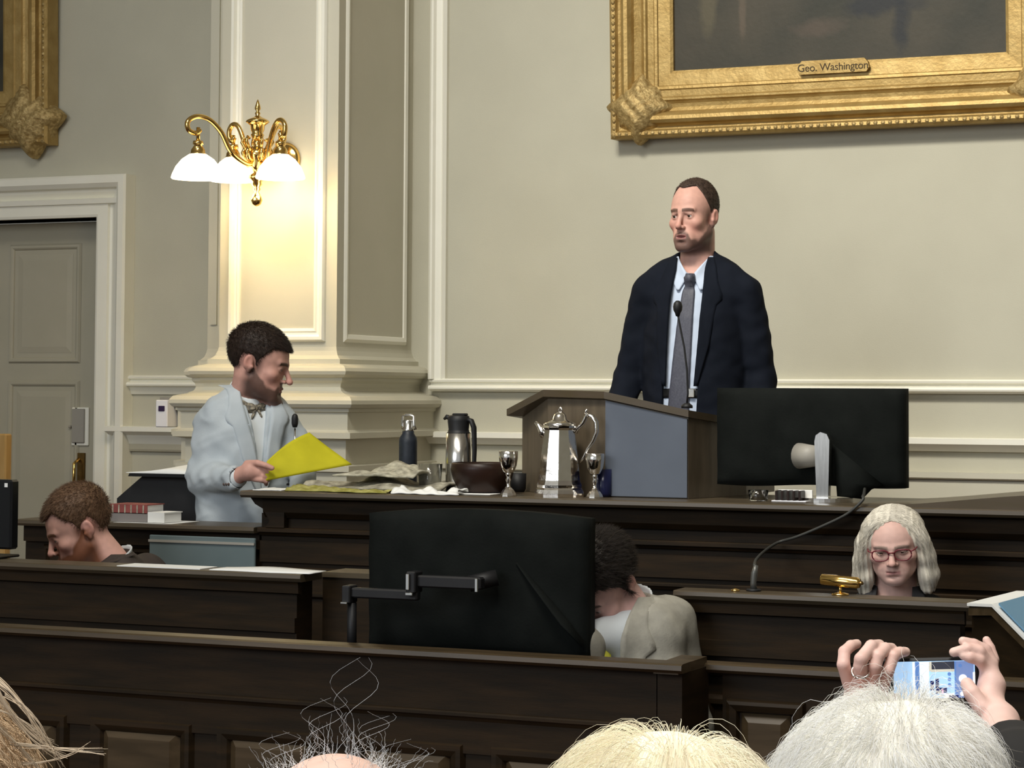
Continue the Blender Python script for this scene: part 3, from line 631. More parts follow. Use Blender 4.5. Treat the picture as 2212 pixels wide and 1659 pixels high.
# water bottle
yb2 = YR+.36; k = mpx(yb2, 880)
bo = on_top('water_bottle', 881, yb2, 'navy blue metal water bottle with a steel cap behind the newspapers', 'bottle')
z0 = ZY(881, 936, yb2)-ZT; z1 = ZY(881, 897, yb2)-ZT
t = MB(); t.lathe([(0, 0), (19*k, 0), (19.8*k, .006), (19.8*k, z0-.03), (19*k, z0-.016), (13*k, z0-.002), (12.5*k, z0+.008), (0, z0+.008)], (0, 0, 0), 30); t.build('body', M_bottle, bo)
t = MB(); t.lathe([(12*k, z0+.006), (12.5*k, z0+.009), (12.5*k, z0+.014), (11*k, z0+.016), (11*k, z1-.02), (10*k, z1-.016), (0, z1-.016)], (0, 0, 0), 24); cp = t.build('cap', M_steel, bo)
t = MB(); t.tube([(-12*k, 0, z0+.014), (-14*k, 0, z0+.026), (-13*k, 0, z1-.004), (-6*k, 0, z1), (6*k, 0, z1), (13*k, 0, z1-.004), (14*k, 0, z0+.026), (17*k, 0, z0+.012)], .0055, 8); t.build('carry_loop', M_steel, cp)
# glass tumbler
yg = YR+.16; k = mpx(yg, 930); zg_ = ZY(930, 1002, yg)-ZT
g = on_top('glass_tumbler', 929, yg, 'clear glass tumbler between the newspapers and the thermos jug', 'glass')
MB().lathe([(0, 0), (21*k, 0), (23*k, .004), (27*k, zg_), (25.5*k, zg_), (21.5*k, .008), (0, .008)], (0, 0, 0), 28).build('tumbler', M_glass, g)
# wooden bowl on a folded napkin
ybw = YR+.10; k = mpx(ybw, 1040); zb_ = ZY(1040, 1003, ybw)-ZT
o = MB().box(-.085, .085, -.10, .06, 0, .004, bev=.002).build('paper_napkin', M_paper); o.location = (XY(1035, ybw), ybw, ZT+.0008)
tag(o, 'white folded napkin under the dark wooden bowl', 'napkin')
bw = empty('wooden_bowl', (XY(1043, ybw), ybw, ZT+.0055), 0, 'shallow dark wooden bowl between the thermos jug and the left silver goblet', 'bowl')
MB().lathe([(0, 0), (42*k, 0), (50*k, .004), (64*k, zb_*.45), (69*k, zb_*.78), (67*k, zb_*.98), (64*k, zb_), (62*k, zb_*.9), (60*k, zb_*.5), (44*k, .012), (0, .010)], (0, 0, 0), 40).build('bowl_body', M_bowl, bw)
# dark blue glass behind right goblet / dark cup left of lectern
M_dblue = mat('dark_blue_glass', (.012,.015,.06), .2)
g = on_top('dark_blue_cup', 1302, YR+.09, 'dark blue cup partly hidden behind the goblet by the pitcher', 'cup')
k = mpx(YR+.09, 1300)
MB().lathe([(0, 0), (17*k, 0), (20*k, .01), (20*k, 60*k), (18*k, 60*k), (17*k, .01), (0, .008)], (0, 0, 0), 24).build('cup_body', M_dblue, g)
g = on_top('dark_cup', 1119, YR+.28, 'small dark cup in the gap between the left goblet and the lectern', 'cup')
MB().lathe([(0, 0), (14*k, 0), (18*k, .01), (19*k, 42*k), (17*k, 42*k), (15*k, .01), (0, .008)], (0, 0, 0), 24).build('cup_body', M_black, g)
# newspapers: crumpled sheets, each one a thing
def crumpled(name, px0, px1, y0, y1, zoff, amp, seed, m, label, tilt=0.0, th=.003, group=None, hump=None, skew=0.0):
    rg = np.random.default_rng(seed); nx, ny = 26, 12; vs = []; fs = []
    xa, xb = XY(px0, y0, 1050), XY(px1, y0, 1050)
    ph = rg.uniform(0, 6, 8); fr = rg.uniform(1.5, 5, 8)
    for i in range(nx+1):
        for j in range(ny+1):
            u, v = i/nx, j/ny
            z = amp*(.5+.5*math.sin(fr[0]*u*3+ph[0]+v*3))*(.4+.6*v) + amp*.35*math.sin(fr[1]*u*5+ph[1]-v*4)+amp*.2*math.sin(fr[2]*v*6+u*9+ph[2])
            z = max(z, 0)*min(1, 6*v+.15)
            if hump: z += hump*math.exp(-((u-.45)/.3)**2)*(.2+.8*v)
            vs.append((xa+(xb-xa)*u+skew*v+.008*math.sin(v*7+ph[3]), y0+(y1-y0)*v+.010*math.sin(u*6+ph[4]), ZT+zoff+z+tilt*u))
    for i in range(nx):
        for j in range(ny): a_ = i*(ny+1)+j; fs.append((a_, a_+1, a_+ny+2, a_+ny+1))
    q = len(vs); vs += [(x, y, z-th) for x, y, z in vs]
    per = [j for j in range(ny+1)] + [i*(ny+1)+ny for i in range(1, nx+1)] + [nx*(ny+1)+j for j in range(ny-1, -1, -1)] + [i*(ny+1) for i in range(nx-1, 0, -1)]
    fs += [(per[k_], per[(k_+1) % len(per)], q+per[(k_+1) % len(per)], q+per[k_]) for k_ in range(len(per))] + [tuple(q+i for i in f[::-1]) for f in fs[:nx*ny]]
    o = MB().add(vs, fs, True).build(name, m); return tag(set_origin(o, (xa, y0, ZT+zoff-th)), label, 'newspaper' if 'news' in name else 'papers', group)
M_newy = mat('yellowed_newsprint', (.22,.20,.03), .85, c2=(.45,.42,.14), nscale=30)
M_newg = mat('grey_newsprint', (.17,.155,.115), .85, c2=(.45,.42,.32), nscale=38, stretch=(1, 1, 1))
crumpled('newspaper', 650, 940, YR+.03, YR+.30, .010, .022, 3, M_newg, 'crumpled grey newspaper at the bottom of the pile by the yellow folder', th=.007, hump=.018)
crumpled('newspaper', 610, 830, YR-.06, YR+.02, .0045, .012, 5, M_newy, 'yellowish newspaper edge under the yellow folder at the end of the rostrum', th=.003)
crumpled('newspaper', 725, 900, YR+.05, YR+.26, .052, .020, 8, M_news, 'crumpled pale newspaper topmost of the pile in front of the navy bottle', th=.006, hump=.018)
crumpled('paper_sheets', 838, 985, YR-.06, YR+.02, .004, .016, 13, M_paper, 'loose white sheets sticking out of the newspaper pile towards the bowl', th=.003)
crumpled('paper_sheets', 545, 604, YR-.055, YR+.08, .004, .0015, 15, M_paper, 'flat white sheet under the hand of the person in the white jacket', th=.003)
# small gooseneck behind the white jacket
ym = YR+.36
mc = on_top('desk_microphone', 636, ym, 'small black desk microphone peeking up behind the yellow folder', 'microphone')
mm = lambda px, py: PY(px, py, ym)-mc.location
MB().tube([mm(637, 1060), mm(637, 1000), mm(637, 925)], .0035, 8).build('gooseneck', M_chrome, mc)
MB().lathe([(0, -.024), (.008, -.022), (.0115, -.01), (.0118, .008), (.010, .018), (.005, .024), (0, .025)], mm(637, 909), 20).build('microphone_head', M_black, mc)
MB().lathe([(0, 0), (.028, 0), (.028, .006), (.01, .012), (0, .012)], (0, 0, 0), 20).build('base', M_black, mc)
# ------------------------------------------------------------------ covered monitors
def cover(mb, x0, x1, z0, z1, yf, yb_, bul=.01, sag=.012, nx=22, nz=14, wob=.003, top=.0):
    # closed soft box seen from behind the screen; the near face bulges, corners soften
    def pt(u, v, s):
        x = x0+(x1-x0)*u; z = z0+(z1-z0)*v
        z += top*(1-(2*u-1)**2)*v
        e = min(1, min(u, 1-u)*12)*min(1, min(v, 1-v)*10)
        y = (yf-bul*math.sin(math.pi*u)*math.sin(math.pi*v)+(1-e)*.014 + wob*math.sin(u*23+v*7)*math.sin(v*11)) if s == 0 else yb_
        ex = (1 if u > .5 else -1)*.005*(1-e)
        return (x-ex, y, z-(.004*(1-e) if v > .5 else 0)-sag*(0 if v > .5 else 1)*math.sin(u*9)*.3)
    vs = []; fs = []
    for s in (0, 1):
        for i in range(nx+1):
            for j in range(nz+1): vs.append(pt(i/nx, j/nz, s))
    n1 = (nx+1)*(nz+1)
    for s in (0, 1):
        for i in range(nx):
            for j in range(nz): a_ = s*n1+i*(nz+1)+j; fs.append((a_, a_+1, a_+nz+2, a_+nz+1))
    per = [j for j in range(nz+1)] + [i*(nz+1)+nz for i in range(1, nx+1)] + [nx*(nz+1)+j for j in range(nz-1, -1, -1)] + [i*(nz+1) for i in range(nx-1, 0, -1)]
    fs += [(per[k_], per[(k_+1) % len(per)], n1+per[(k_+1) % len(per)], n1+per[k_]) for k_ in range(len(per))]
    mb.add(vs, fs, True)
M_cloth = mat('black_cover_cloth', (.005,.0062,.0055), .85, c2=(.0085,.010,.009), nscale=9, bump=.15, bscale=160, spec=.12)
# right monitor on rostrum
ym = YR+.22
m1 = empty('covered_monitor', (XY(1768, ym, 1060), ym, ZT+.0005), 0, 'black cloth-covered monitor on a chrome stand at the right of the lectern', 'monitor')
fx = lambda px, py, y: PY(px, py, y)-m1.location
a_ = fx(1543, 1050, ym-.05); b_ = fx(1955, 842, ym-.05); a2 = fx(1543, 835, ym-.05)
t = MB(); cover(t, a_.x, b_.x, fx(1600, 1047, ym-.05).z, (a2.z+b_.z)/2+.004, -.05, .02, bul=.012)
m1c = t.build('cover', M_cloth, m1)
t = MB()      # folded flap at the lower right
f = [fx(1800, 960, ym-.06), fx(1905, 1048, ym-.06), fx(1880, 1058, ym-.06), fx(1862, 1078, ym-.055), fx(1808, 1072, ym-.06)]
c = sum(f, Vector())/5+Vector((0, -.05, .0)); q = [tuple(v) for v in f]+[tuple(c)]+[(v.x, -.045, v.z) for v in f]
t.add(q, [(i, (i+1) % 5, 5) for i in range(5)]+[(i, (i+1) % 5, 6+(i+1) % 5, 6+i) for i in range(5)], True); t.build('cover_flap', M_cloth, m1c)
ys = ym-.085
t = MB(); s0, s1 = fx(1762, 950, ys), fx(1800, 1062, ys)
t.prism([(s0.x+.004, s0.z-.004), (s0.x+.008, s0.z+.014), (s0.x+.022, s0.z+.024), (s0.x+.042, s0.z+.018), (s1.x-.004, s0.z), (s1.x-.008, .012), (s0.x+.010, .012)], -.115, -.085, 'y'); t.build('stand_neck', M_steel, m1)
t = MB(); t.lathe([(0, 0), (1, 0), (1, .006), (.96, .011), (0, .012)], ((s0.x+s1.x)/2, -.09, 0), 40, squash=(.105, .085)); 
t = MB(); xc = (s0.x+s1.x)/2; t.prism([(xc+.085*math.cos(a)*1.0, -.08+.07*math.sin(a)) for a in [2*math.pi*i/32 for i in range(32)]], 0, .012, 'z'); t.build('stand_base', M_steel, m1)
t = MB(); hp_ = [fx(1730, 1000, ys), fx(1765, 975, ys)]
t.tube([(fx(1722, 965, ys).x, -.06, fx(1722, 985, ys).z), (s0.x+.01, -.09, fx(1760, 985, ys).z)], [.040, .030], 18, flat=1.0); t.build('swivel_mount', M_grey, m1)
cable = MB(); cb = [PY(px, py, yy) for px, py, yy in ((1868, 1056, YR+.13), (1866, 1068, YR+.03), (1864, 1072, YR-.06), (1862, 1082, YR-.082), (1830, 1110, YR-.085), (1780, 1135, YR-.08), (1720, 1160, YR-.07), (1680, 1172, YR-.06), (1650, 1192, YR-.2), (1633, 1210, YR-.50), (1630, 1222, YR-.83))]
sp = []
for kk in range(len(cb)-1):
    p0 = cb[max(kk-1, 0)]; p1 = cb[kk]; p2 = cb[kk+1]; p3 = cb[min(kk+2, len(cb)-1)]
    for q_ in range(6):
        u = q_/6; sp.append(.5*((2*p1)+(-p0+p2)*u+(2*p0-5*p1+4*p2-p3)*u*u+(-p0+3*p1-3*p2+p3)*u**3))
sp.append(cb[-1])
o = cable.tube(sp, .0045, 8).build('power_cable', mat('grey_cable', (.045,.045,.04), .5)); tag(set_origin(o, sp[0]), 'dark cable drooping over the rostrum front from the covered monitor', 'cable')
# small things under the monitor
g = on_top('glass_tumbler', 1638, YR+.06, 'clear glass tumbler under the left edge of the monitor on the rostrum', 'glass')
k = mpx(YR+.06, 1638); MB().lathe([(0, 0), (18*k, 0), (20*k, .003), (22*k, 24*k), (20.5*k, 24*k), (18*k, .006), (0, .006)], (0, 0, 0), 24).build('tumbler', M_glass, g)
rk = on_top('letter_rack', 1700, YR+.06, 'small white slotted rack beneath the monitor on the rostrum', 'rack')
k = mpx(YR+.06, 1700)
MB().box(-35*k, 42*k, 0, .06, 0, .004, bev=.001).build('rack_base', M_white, rk)
for i in range(5):
    x = (-27+i*13)*k; MB().box(x, x+5*k, .0, .05, .0045, 24*k, bev=.001).build('divider', M_bowl, rk)
MB().box(-30*k, 46*k, .051, .06, .0045, 25*k, bev=.001).build('rack_back', M_paper, rk)
# ------------------------------------------------------------------ clerks' desks (middle row)
YC = 5.4; ZC = 1.095
def clerk_desk(px0, px1, label, yd=.45):
    x0 = XY(px0, YC, 1240); x1 = XY(px1, YC, 1270)
    d = empty('clerk_desk', ((x0+x1)/2, YC+.2, 0), 0, label, 'desk')
    ox, oy = d.location.x, d.location.y
    t = MB(); t.box(x0+.03-ox, x1-.03-ox, YC-oy, YC+yd-oy, 0, ZC-.022)
    t.box(x0+.03-ox, x1-.03-ox, YC-.012-oy, YC-oy, .93, .97); ledge(t, x0+.03-ox, x1-.03-ox, YC-oy, .905)
    n = max(2, int((x1-x0)/.5))
    for i in range(n):
        xa = x0+.1+i*(x1-x0-.15)/n
        t.frame(xa-ox, xa+(x1-x0-.15)/n-.12-ox, .3, .80, [(0, .002), (.008, .014), (.02, .014), (.03, .0)], Y=YC-oy)
    t.build('desk_body', M_wood, d)
    t = MB(); t.rail(x0+.015-ox, x1-.015-ox, [(YC-oy, ZC-.06), (YC-.02-oy, ZC-.055), (YC-.022-oy, ZC-.03), (YC-.025-oy, ZC-.022), (YC-oy, ZC-.022)]); t.build('fascia', M_wood, d)
    t = MB(); t.rail(x0-ox, x1-ox, [(YC-.030-oy, ZC-.022), (YC-.038-oy, ZC-.012), (YC-.036-oy, ZC-.002), (YC-.031-oy, ZC), (YC+yd-oy, ZC), (YC+yd-oy, ZC-.022)]); t.build('desktop', M_top, d)
    return d
clerk_desk(-160, 662, 'dark clerk desk at left carrying white papers, before the bearded person', .09)
clerk_desk(1464, 2100, 'dark wooden clerk desk in front of the grey-haired person', .06)
o = MB(); xa, xb = XY(440, YC-.055, 1238), XY(655, YC-.055, 1245)
vs = []; n = 16
for i in range(n+1):
    for j in range(4): u, v = i/n, j/3; vs.append((xa+(xb-xa)*u, YC-.025+.10*v+.006*math.sin(u*8), ZC+.001+.006*math.sin(u*3.1)**2*v+.002))
q = len(vs); fs = [(i*4+j, i*4+j+1, i*4+j+5, i*4+j+4) for i in range(n) for j in range(3)]
vs += [(x, y, ZC+.0005) for x, y, z in vs]; per = [0, 1, 2, 3]+[i*4+3 for i in range(1, n+1)]+[n*4+2, n*4+1, n*4]+[i*4 for i in range(n-1, 0, -1)]
fs += [(per[k_], per[(k_+1) % len(per)], q+per[(k_+1) % len(per)], q+per[k_]) for k_ in range(len(per))]
o = o.add(vs, fs, True).build('paper_sheets', M_paper); tag(set_origin(o, (xa, YC-.025, ZC+.0005)), 'long white sheets lying on the right end of the left clerk desk', 'papers')
xa = XY(250, YC-.03, 1240); o = MB().box(xa, XY(430, YC-.03, 1240), YC-.025, YC+.07, ZC+.0005, ZC+.003).build('paper_sheets', M_paper)
tag(set_origin(o, (xa, YC-.025, ZC+.0005)), 'pale sheet on the left clerk desk just before the bearded man', 'papers')
# filler desk between the clerk desks, lower and set back
xa, xb = XY(668, YC+.05, 1300), XY(1462, YC+.05, 1300)
md = empty('recessed_desk', ((xa+xb)/2, YC+.5, 0), 0, 'dark recessed wooden desk behind the large covered monitor', 'desk')
ox, oy = md.location.x, md.location.y
t = MB(); t.box(xa+.0-ox, XY(830, YC+.1)-ox, YC+.13-oy, YC+.26-oy, 0, 1.075); t.build('desk_body', M_wood, md)
t = MB(); t.box(xa-ox, XY(842, YC+.1)-ox, YC+.125-oy, YC+.27-oy, 1.0755, 1.09); t.build('desktop', M_top, md)
# gavel-like brass lamp, button, microphone foot on the right clerk desk
p = PY(1815, 1256, YC+.025); bl = empty('brass_desk_lamp', (p.x, YC+.025, ZC+.0005), R(-8), 'shiny horizontal brass tube lamp on the desk before the grey-haired woman', 'lamp')
zz = p.z-ZC; k = 5.5/FPX
t = MB(); t.lathe([(0, -.052), (.011, -.052), (.0145, -.049), (.0145, .046), (.012, .049), (.012, .052), (0, .052)], (0, 0, 0), 24, M=Matrix.Translation((0, 0, zz)) @ Matrix.Rotation(R(3), 4, 'Y') @ Matrix.Rotation(R(90), 4, 'Y')); t.build('tube_shade', M_brass, bl)
t = MB(); t.tube([(0, 0, .004), (0, 0, zz-.012)], .004, 10); t.build('stem', M_brass, bl)
t = MB(); t.lathe([(0, 0), (.022, 0), (.022, .003), (.006, .007), (0, .007)], (0, 0, 0), 20); t.build('base', M_brass, bl)
t = MB(); t.lathe([(0, .0), (.006, 0), (.007, .004), (.004, .009), (0, .009)], (.056, 0, zz-.006), 14); t.build('end_knob', M_bronze, bl)
p = PY(1591, 1261, YC+.02); o = MB().lathe([(0, 0), (.012, 0), (.011, .004), (0, .007)], (0, 0, 0), 16).build('brass_button', M_brass); o.location = (p.x, YC+.01, ZC+.0005); tag(o, 'tiny brass call button on the clerk desk left of the microphone foot', 'button')
p = PY(1628, 1262, YC+.035); mf = empty('gooseneck_microphone', (p.x, YC+.035, ZC+.0005), 0, 'grey microphone stub at the foot of the long dark cable on the right clerk desk', 'microphone')
MB().tube([(0, 0, .004), (-.001, 0, .02), (.002, 0, .045), (.006, .002, .066)], [.009, .008, .009, .006], 10).build('neck', mat('grey_metal', (.12,.12,.11), .4, .5), mf)
MB().lathe([(0, 0), (.02, 0), (.018, .005), (0, .006)], (0, 0, 0), 16).build('base', M_black, mf)
# angled desk wing at far right with blue binder
yv = 5.22
def rp(px, py, y): return PY(px, py, y)
w = empty('angled_desk', (rp(2150, 1500, yv).x, yv, 0), 0, 'angled dark desk with a sloping top at the right edge of the picture', 'desk')
W0 = w.location
f0 = rp(2092, 1310, YC-.02); f1 = rp(2165, 1283, YC-.12); f2 = rp(2330, 1400, 5.0)
t = MB()
q0 = (f0.x-W0.x+.01, YC-.03-yv); q1 = (rp(2330, 1400, 4.95).x-W0.x, 4.95-yv)
zz0 = rp(2110, 1300, YC-.05).z; zz1 = rp(2160, 1290, YC-.1).z; 
def along(u): return (q0[0]+(q1[0]-q0[0])*u, q0[1]+(q1[1]-q0[1])*u)
us = [0, .22, 1]; zs = [ZC-.03, ZC-.018, ZC-.17]
vs = []
for u, z in zip(us, zs):
    x, y = along(u); vs += [(x, y, 0), (x, y, z), (x+.05, y+.40, z), (x+.05, y+.40, 0)]
fs = []
for i in range(2):
    a_ = i*4
    for k_ in range(4): fs.append((a_+k_, a_+(k_+1) % 4, a_+4+(k_+1) % 4, a_+4+k_))
fs += [(0, 1, 2, 3), (8, 9, 10, 11)]; t.add(vs, fs); t.build('desk_body', M_wood, w)
t = MB(); vs = []
for u, z in zip([-.01, .22, 1.02], zs):
    x, y = along(u); vs += [(x, y-.03, z+.001), (x, y-.03, z+.02), (x+.05, y+.40, z+.02), (x+.05, y+.40, z+.001)]
t.add(vs, fs); t.build('sloping_top', M_woodx, w)
t = MB(); vs = []; x0_, y0_ = along(0); x1_, y1_ = along(1)
for x, y in ((x0_, y0_), (x1_, y1_)): vs += [(x, y-.001, .90), (x, y-.03, .905), (x, y-.03, .918), (x, y-.001, .922)]
t.add(vs, [(0, 1, 5, 4), (1, 2, 6, 5), (2, 3, 7, 6), (0, 1, 2, 3), (4, 5, 6, 7)]); t.build('ledge', M_woodx, w)
bb = empty('blue_binder', (along(.55)[0]+W0.x, along(.55)[1]+yv+.15, 0), 0, 'blue sheet-covered binder with a white edge on the sloping desk at right', 'binder')
t = MB(); vs = []; B0 = bb.location
for u, z in ((-.02, zs[0]+.024), (.23, zs[1]+.022), (.9, zs[1]+.022-(zs[1]-zs[2])*.86)):
    x, y = along(u); vs += [(x+W0.x-B0.x, y+yv-.035-B0.y, z), (x+W0.x-B0.x, y+yv-.035-B0.y, z+.007), (x+W0.x-B0.x+.05, y+yv+.36-B0.y, z+.007), (x+W0.x-B0.x+.05, y+yv+.36-B0.y, z)]
t.add(vs, fs); t.build('page_block', M_paper, bb)
t = MB(); vs = []
for u, z in ((.25, zs[1]+.030), (.9, zs[1]+.030-(zs[1]-zs[2])*.86)):
    x, y = along(u); vs += [(x+W0.x-B0.x+.01, y+yv-.025-B0.y, z-.003), (x+W0.x-B0.x+.01, y+yv-.025-B0.y, z+.002), (x+W0.x-B0.x+.05, y+yv+.35-B0.y, z+.002), (x+W0.x-B0.x+.05, y+yv+.35-B0.y, z-.003)]
t.add(vs, [(0, 1, 5, 4), (1, 2, 6, 5), (2, 3, 7, 6), (3, 0, 4, 7), (0, 1, 2, 3), (4, 5, 6, 7)]); t.build('cover', mat('sky_blue_cover', (.10,.26,.42), .4), bb)
# ------------------------------------------------------------------ front barrier
YB_ = 4.8; zB = 1.6-.1285*YB_
bx0, bx1 = XY(-220, YB_, 1340), XY(1418, YB_, 1500)
br = empty('front_barrier', ((bx0+bx1)/2, YB_+.04, 0), 0, 'long dark panelled front barrier with a thin lit top rail', 'barrier')
ox, oy = br.location.x, br.location.y
t = MB(); t.box(bx0-ox, bx1-ox, YB_-oy, YB_+.025-oy, 0, zB-.02); z2 = 1.6-.1585*YB_
ledge(t, bx0-ox, bx1-ox, YB_-oy, z2, .022, .012)
t.box(bx0-ox, bx1-ox, YB_-.008-oy, YB_-oy, z2-.1, z2-.012)
# recessed panels, cut as frames standing proud
zp1 = ZY(300, 1562, YB_); xp = XY(205, YB_, 1580); pw = XY(412, YB_, 1580)-xp; stp = XY(478, YB_, 1580)-xp
xx = xp-stp
pnl = []
while xx < bx1-.1:
    pnl.append((xx, min(xx+pw, bx1-.06))); xx += stp
for xa, xb in pnl:
    t.frame(xa-ox, xb-ox, .25, zp1, [(-.03, .001), (-.022, .010), (-.008, .016), (.004, .016), (.012, .0)], Y=YB_-oy)
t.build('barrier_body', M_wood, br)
for xa, xb in pnl:
    t = MB(); z1_ = zp1-.012; s = .024
    xa_, xb_ = xa+.028-ox, xb-.028-ox
    # bevelled raised field: sloped top strip catches light
    vs = [(xa_, YB_-.001-oy, z1_-.0), (xb_, YB_-.001-oy, z1_), (xb_-s, YB_-.018-oy, z1_-s*1.1), (xa_+s, YB_-.018-oy, z1_-s*1.1), (xa_, YB_-.001-oy, .28), (xb_, YB_-.001-oy, .28), (xb_-s, YB_-.018-oy, .28+s), (xa_+s, YB_-.018-oy, .28+s)]
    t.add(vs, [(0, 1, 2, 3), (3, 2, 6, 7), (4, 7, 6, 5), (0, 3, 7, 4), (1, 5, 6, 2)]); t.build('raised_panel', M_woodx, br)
t = MB(); xe = XY(1478, YB_-.02, 1425)
t.rail(bx0-ox, xe-ox, [(YB_-.03-oy, zB-.022), (YB_-.042-oy, zB-.014), (YB_-.04-oy, zB-.003), (YB_-.03-oy, zB), (YB_+.03-oy, zB), (YB_+.03-oy, zB-.022)])
t.build('top_rail', M_woodx, br)
t = MB()
x1_ = bx1-ox+.003; x2_ = XY(1560, YB_+.15, 1500)-ox
t.prism([(x1_, YB_-.002-oy), (x1_+.06, YB_-.002-oy), (x2_-.04, YB_+.13-oy), (x2_-.04, YB_+.17-oy), (x1_, YB_+.17-oy)], 0, zB-.025, 'z'); t.build('corner_post', M_wood, br)
t = MB()
t.prism([(x1_, YB_-.03-oy), (x1_+.06, YB_-.03-oy), (x2_-.045, YB_+.12-oy), (x2_-.045, YB_+.172-oy), (x1_, YB_+.172-oy)], zB-.025, zB-.004, 'z'); t.build('corner_cap', M_woodx, br)
# lower barrier to the right
yb3 = 4.98; c0_ = XY(1561, yb3, 1500); c1_ = XY(2330, yb3, 1500)
lb = empty('low_barrier', ((c0_+c1_)/2, yb3+.04, 0), 0, 'lower dark panelled barrier right of the corner post, behind the raised phone', 'barrier')
ox, oy = lb.location.x, lb.location.y
zb3 = ZY(1640, 1436, yb3)
t = MB(); t.box(c0_-ox, c1_-ox, yb3-oy, yb3+.025-oy, 0, zb3-.02)
for xa, xb in ((XY(1572, yb3), XY(1738, yb3)), (XY(1800, yb3), XY(1966, yb3)), (XY(2028, yb3), XY(2212, yb3))):
    zt3 = ZY(1650, 1524, yb3)
    t.frame(xa+.01-ox, xb-.01-ox, .25, zt3, [(-.02, .001), (-.015, .014), (.0, .020), (.008, .016), (.012, .0)], Y=yb3-oy)
t.build('barrier_body', M_wood, lb)
for xa, xb in ((XY(1572, yb3), XY(1738, yb3)), (XY(1800, yb3), XY(1966, yb3)), (XY(2028, yb3), XY(2212, yb3))):
    t = MB(); xa_, xb_ = xa+.035-ox, xb-.035-ox; s = .02; z1_ = zt3-.02
    vs = [(xa_, yb3-.001-oy, z1_), (xb_, yb3-.001-oy, z1_), (xb_-s, yb3-.016-oy, z1_-s), (xa_+s, yb3-.016-oy, z1_-s), (xa_, yb3-.001-oy, .28), (xb_, yb3-.001-oy, .28), (xb_-s, yb3-.016-oy, .3), (xa_+s, yb3-.016-oy, .3)]
    t.add(vs, [(0, 1, 2, 3), (3, 2, 6, 7), (4, 7, 6, 5), (0, 3, 7, 4), (1, 5, 6, 2)]); t.build('raised_panel', M_woodx, lb)
t = MB(); t.rail(c0_-.06-ox, c1_-ox, [(yb3-.02-oy, zb3-.022), (yb3-.03-oy, zb3-.014), (yb3-.028-oy, zb3-.003), (yb3-.02-oy, zb3), (yb3+.03-oy, zb3), (yb3+.03-oy, zb3-.022)]); t.build('top_rail', M_woodx, lb)
# ------------------------------------------------------------------ large covered monitor in the middle
ymn = 4.98; zsh = 1.6-.1585*5.0
mn = empty('covered_monitor', (XY(1030, ymn, 1400), ymn+.12, 0), 0, 'large black cloth-covered monitor standing just behind the front barrier', 'monitor')
g = lambda px, py, y=ymn: PY(px, py, y)-mn.location
t = MB(); a_ = g(787, 1400); b_ = g(1268, 1120)
cover(t, a_.x, b_.x, g(1035, 1408).z-.01, g(1035, 1112).z, a_.y, a_.y+.07, bul=.016, top=.016, wob=.004)
mcv = t.build('cover', M_cloth, mn)
t = MB(); rd = [(g(1120, 1205).x, a_.y-.010, g(1120, 1215).z), (g(1160, 1262).x, a_.y-.020, g(1160, 1262).z), (g(1225, 1340).x, a_.y-.018, g(1225, 1345).z), (g(1262, 1395).x, a_.y-.008, g(1262, 1392).z)]
t.tube(rd, [.005, .012, .020, .012], 14, flat=.35); t.build('cover_fold', M_cloth, mcv)
t = MB(); yk = 4.9
gg = lambda px, py: PY(px, py, yk)-mn.location
t.box(gg(768, 1290).x, gg(915, 1290).x, -.24, -.215, gg(800, 1290).z, gg(800, 1268).z, bev=.004)
t.box(gg(905, 1275).x, gg(1050, 1275).x, -.235, -.205, gg(950, 1268).z, gg(950, 1242).z, bev=.004)
t.box(gg(895, 1290).x, gg(915, 1290).x, -.25, -.205, gg(905, 1278).z, gg(905, 1232).z, bev=.003)
t.box(gg(757, 1290).x, gg(775, 1290).x, -.25, -.205, gg(765, 1300).z, gg(765, 1262).z, bev=.003)
t.tube([(gg(770, 1300).x, -.225, gg(770, 1300).z), (gg(770, 1400).x, -.225, gg(770, 1420).z)], .012, 12)
t.tube([(gg(1010, 1270).x, -.19, gg(1010, 1262).z), (gg(1060, 1255).x, -.16, gg(1060, 1250).z)], .02, 12)
arm = t.build('monitor_arm', M_black, mn)
for (p0_, p1_, z_0, z_1) in ((897, 912, 1276, 1282), (758, 772, 1296, 1300), (898, 905, 1236, 1270), (1046, 1052, 1246, 1275)):
    t = MB(); t.box(gg(p0_, z_0).x, gg(p1_, z_0).x, -.258, -.25, gg(p0_, z_1).z, gg(p0_, z_0).z, bev=.001); t.build('chrome_edge', M_chrome, arm)
t = MB(); zf_ = gg(1000, 1300).z
t.tube([(-.05, -.075, .76), (-.05, -.075, zf_)], .02, 14); t.box(-.26, .18, -.03, .24, zf_*0+.735, .76); t.box(-.26, -.23, -.02, .23, 0, .735); t.box(.15, .18, -.02, .23, 0, .735); t.build('monitor_table', M_black, mn)
# ------------------------------------------------------------------ black monitor + oak post at the left edge
yq = YC+.06; lm = empty('desktop_monitor', (XY(-60, yq), yq, ZC+.0005), 0, 'black monitor cut off by the left edge of the picture, on the clerk desk', 'monitor')
g = lambda px, py: PY(px, py, yq)-lm.location
t = MB(); t.box(g(-230, 1100).x, g(33, 1100).x, -.02, .02, .03, g(20, 1036).z, bev=.006); t.build('screen_back', M_blackg, lm)
t = MB(); t.box(-.03, .03, .0, .02, 0.0, .12); t.box(-.12, .12, -.05, .09, 0, .008, bev=.003); t.build('stand', M_black, lm)
t = MB(); c_ = g(22, 1046); t.box(c_.x-.005, c_.x+.006, -.0215, -.0195, c_.z-.008, c_.z+.004); t.build('sticker', M_paper, lm)
yo = 7.6; oc = empty('oak_chair', (XY(-40, yo), yo, 0), 0, 'light oak high-backed chair cut off by the left edge, before the door', 'chair')
g = lambda px, py: PY(px, py, yo)-oc.location
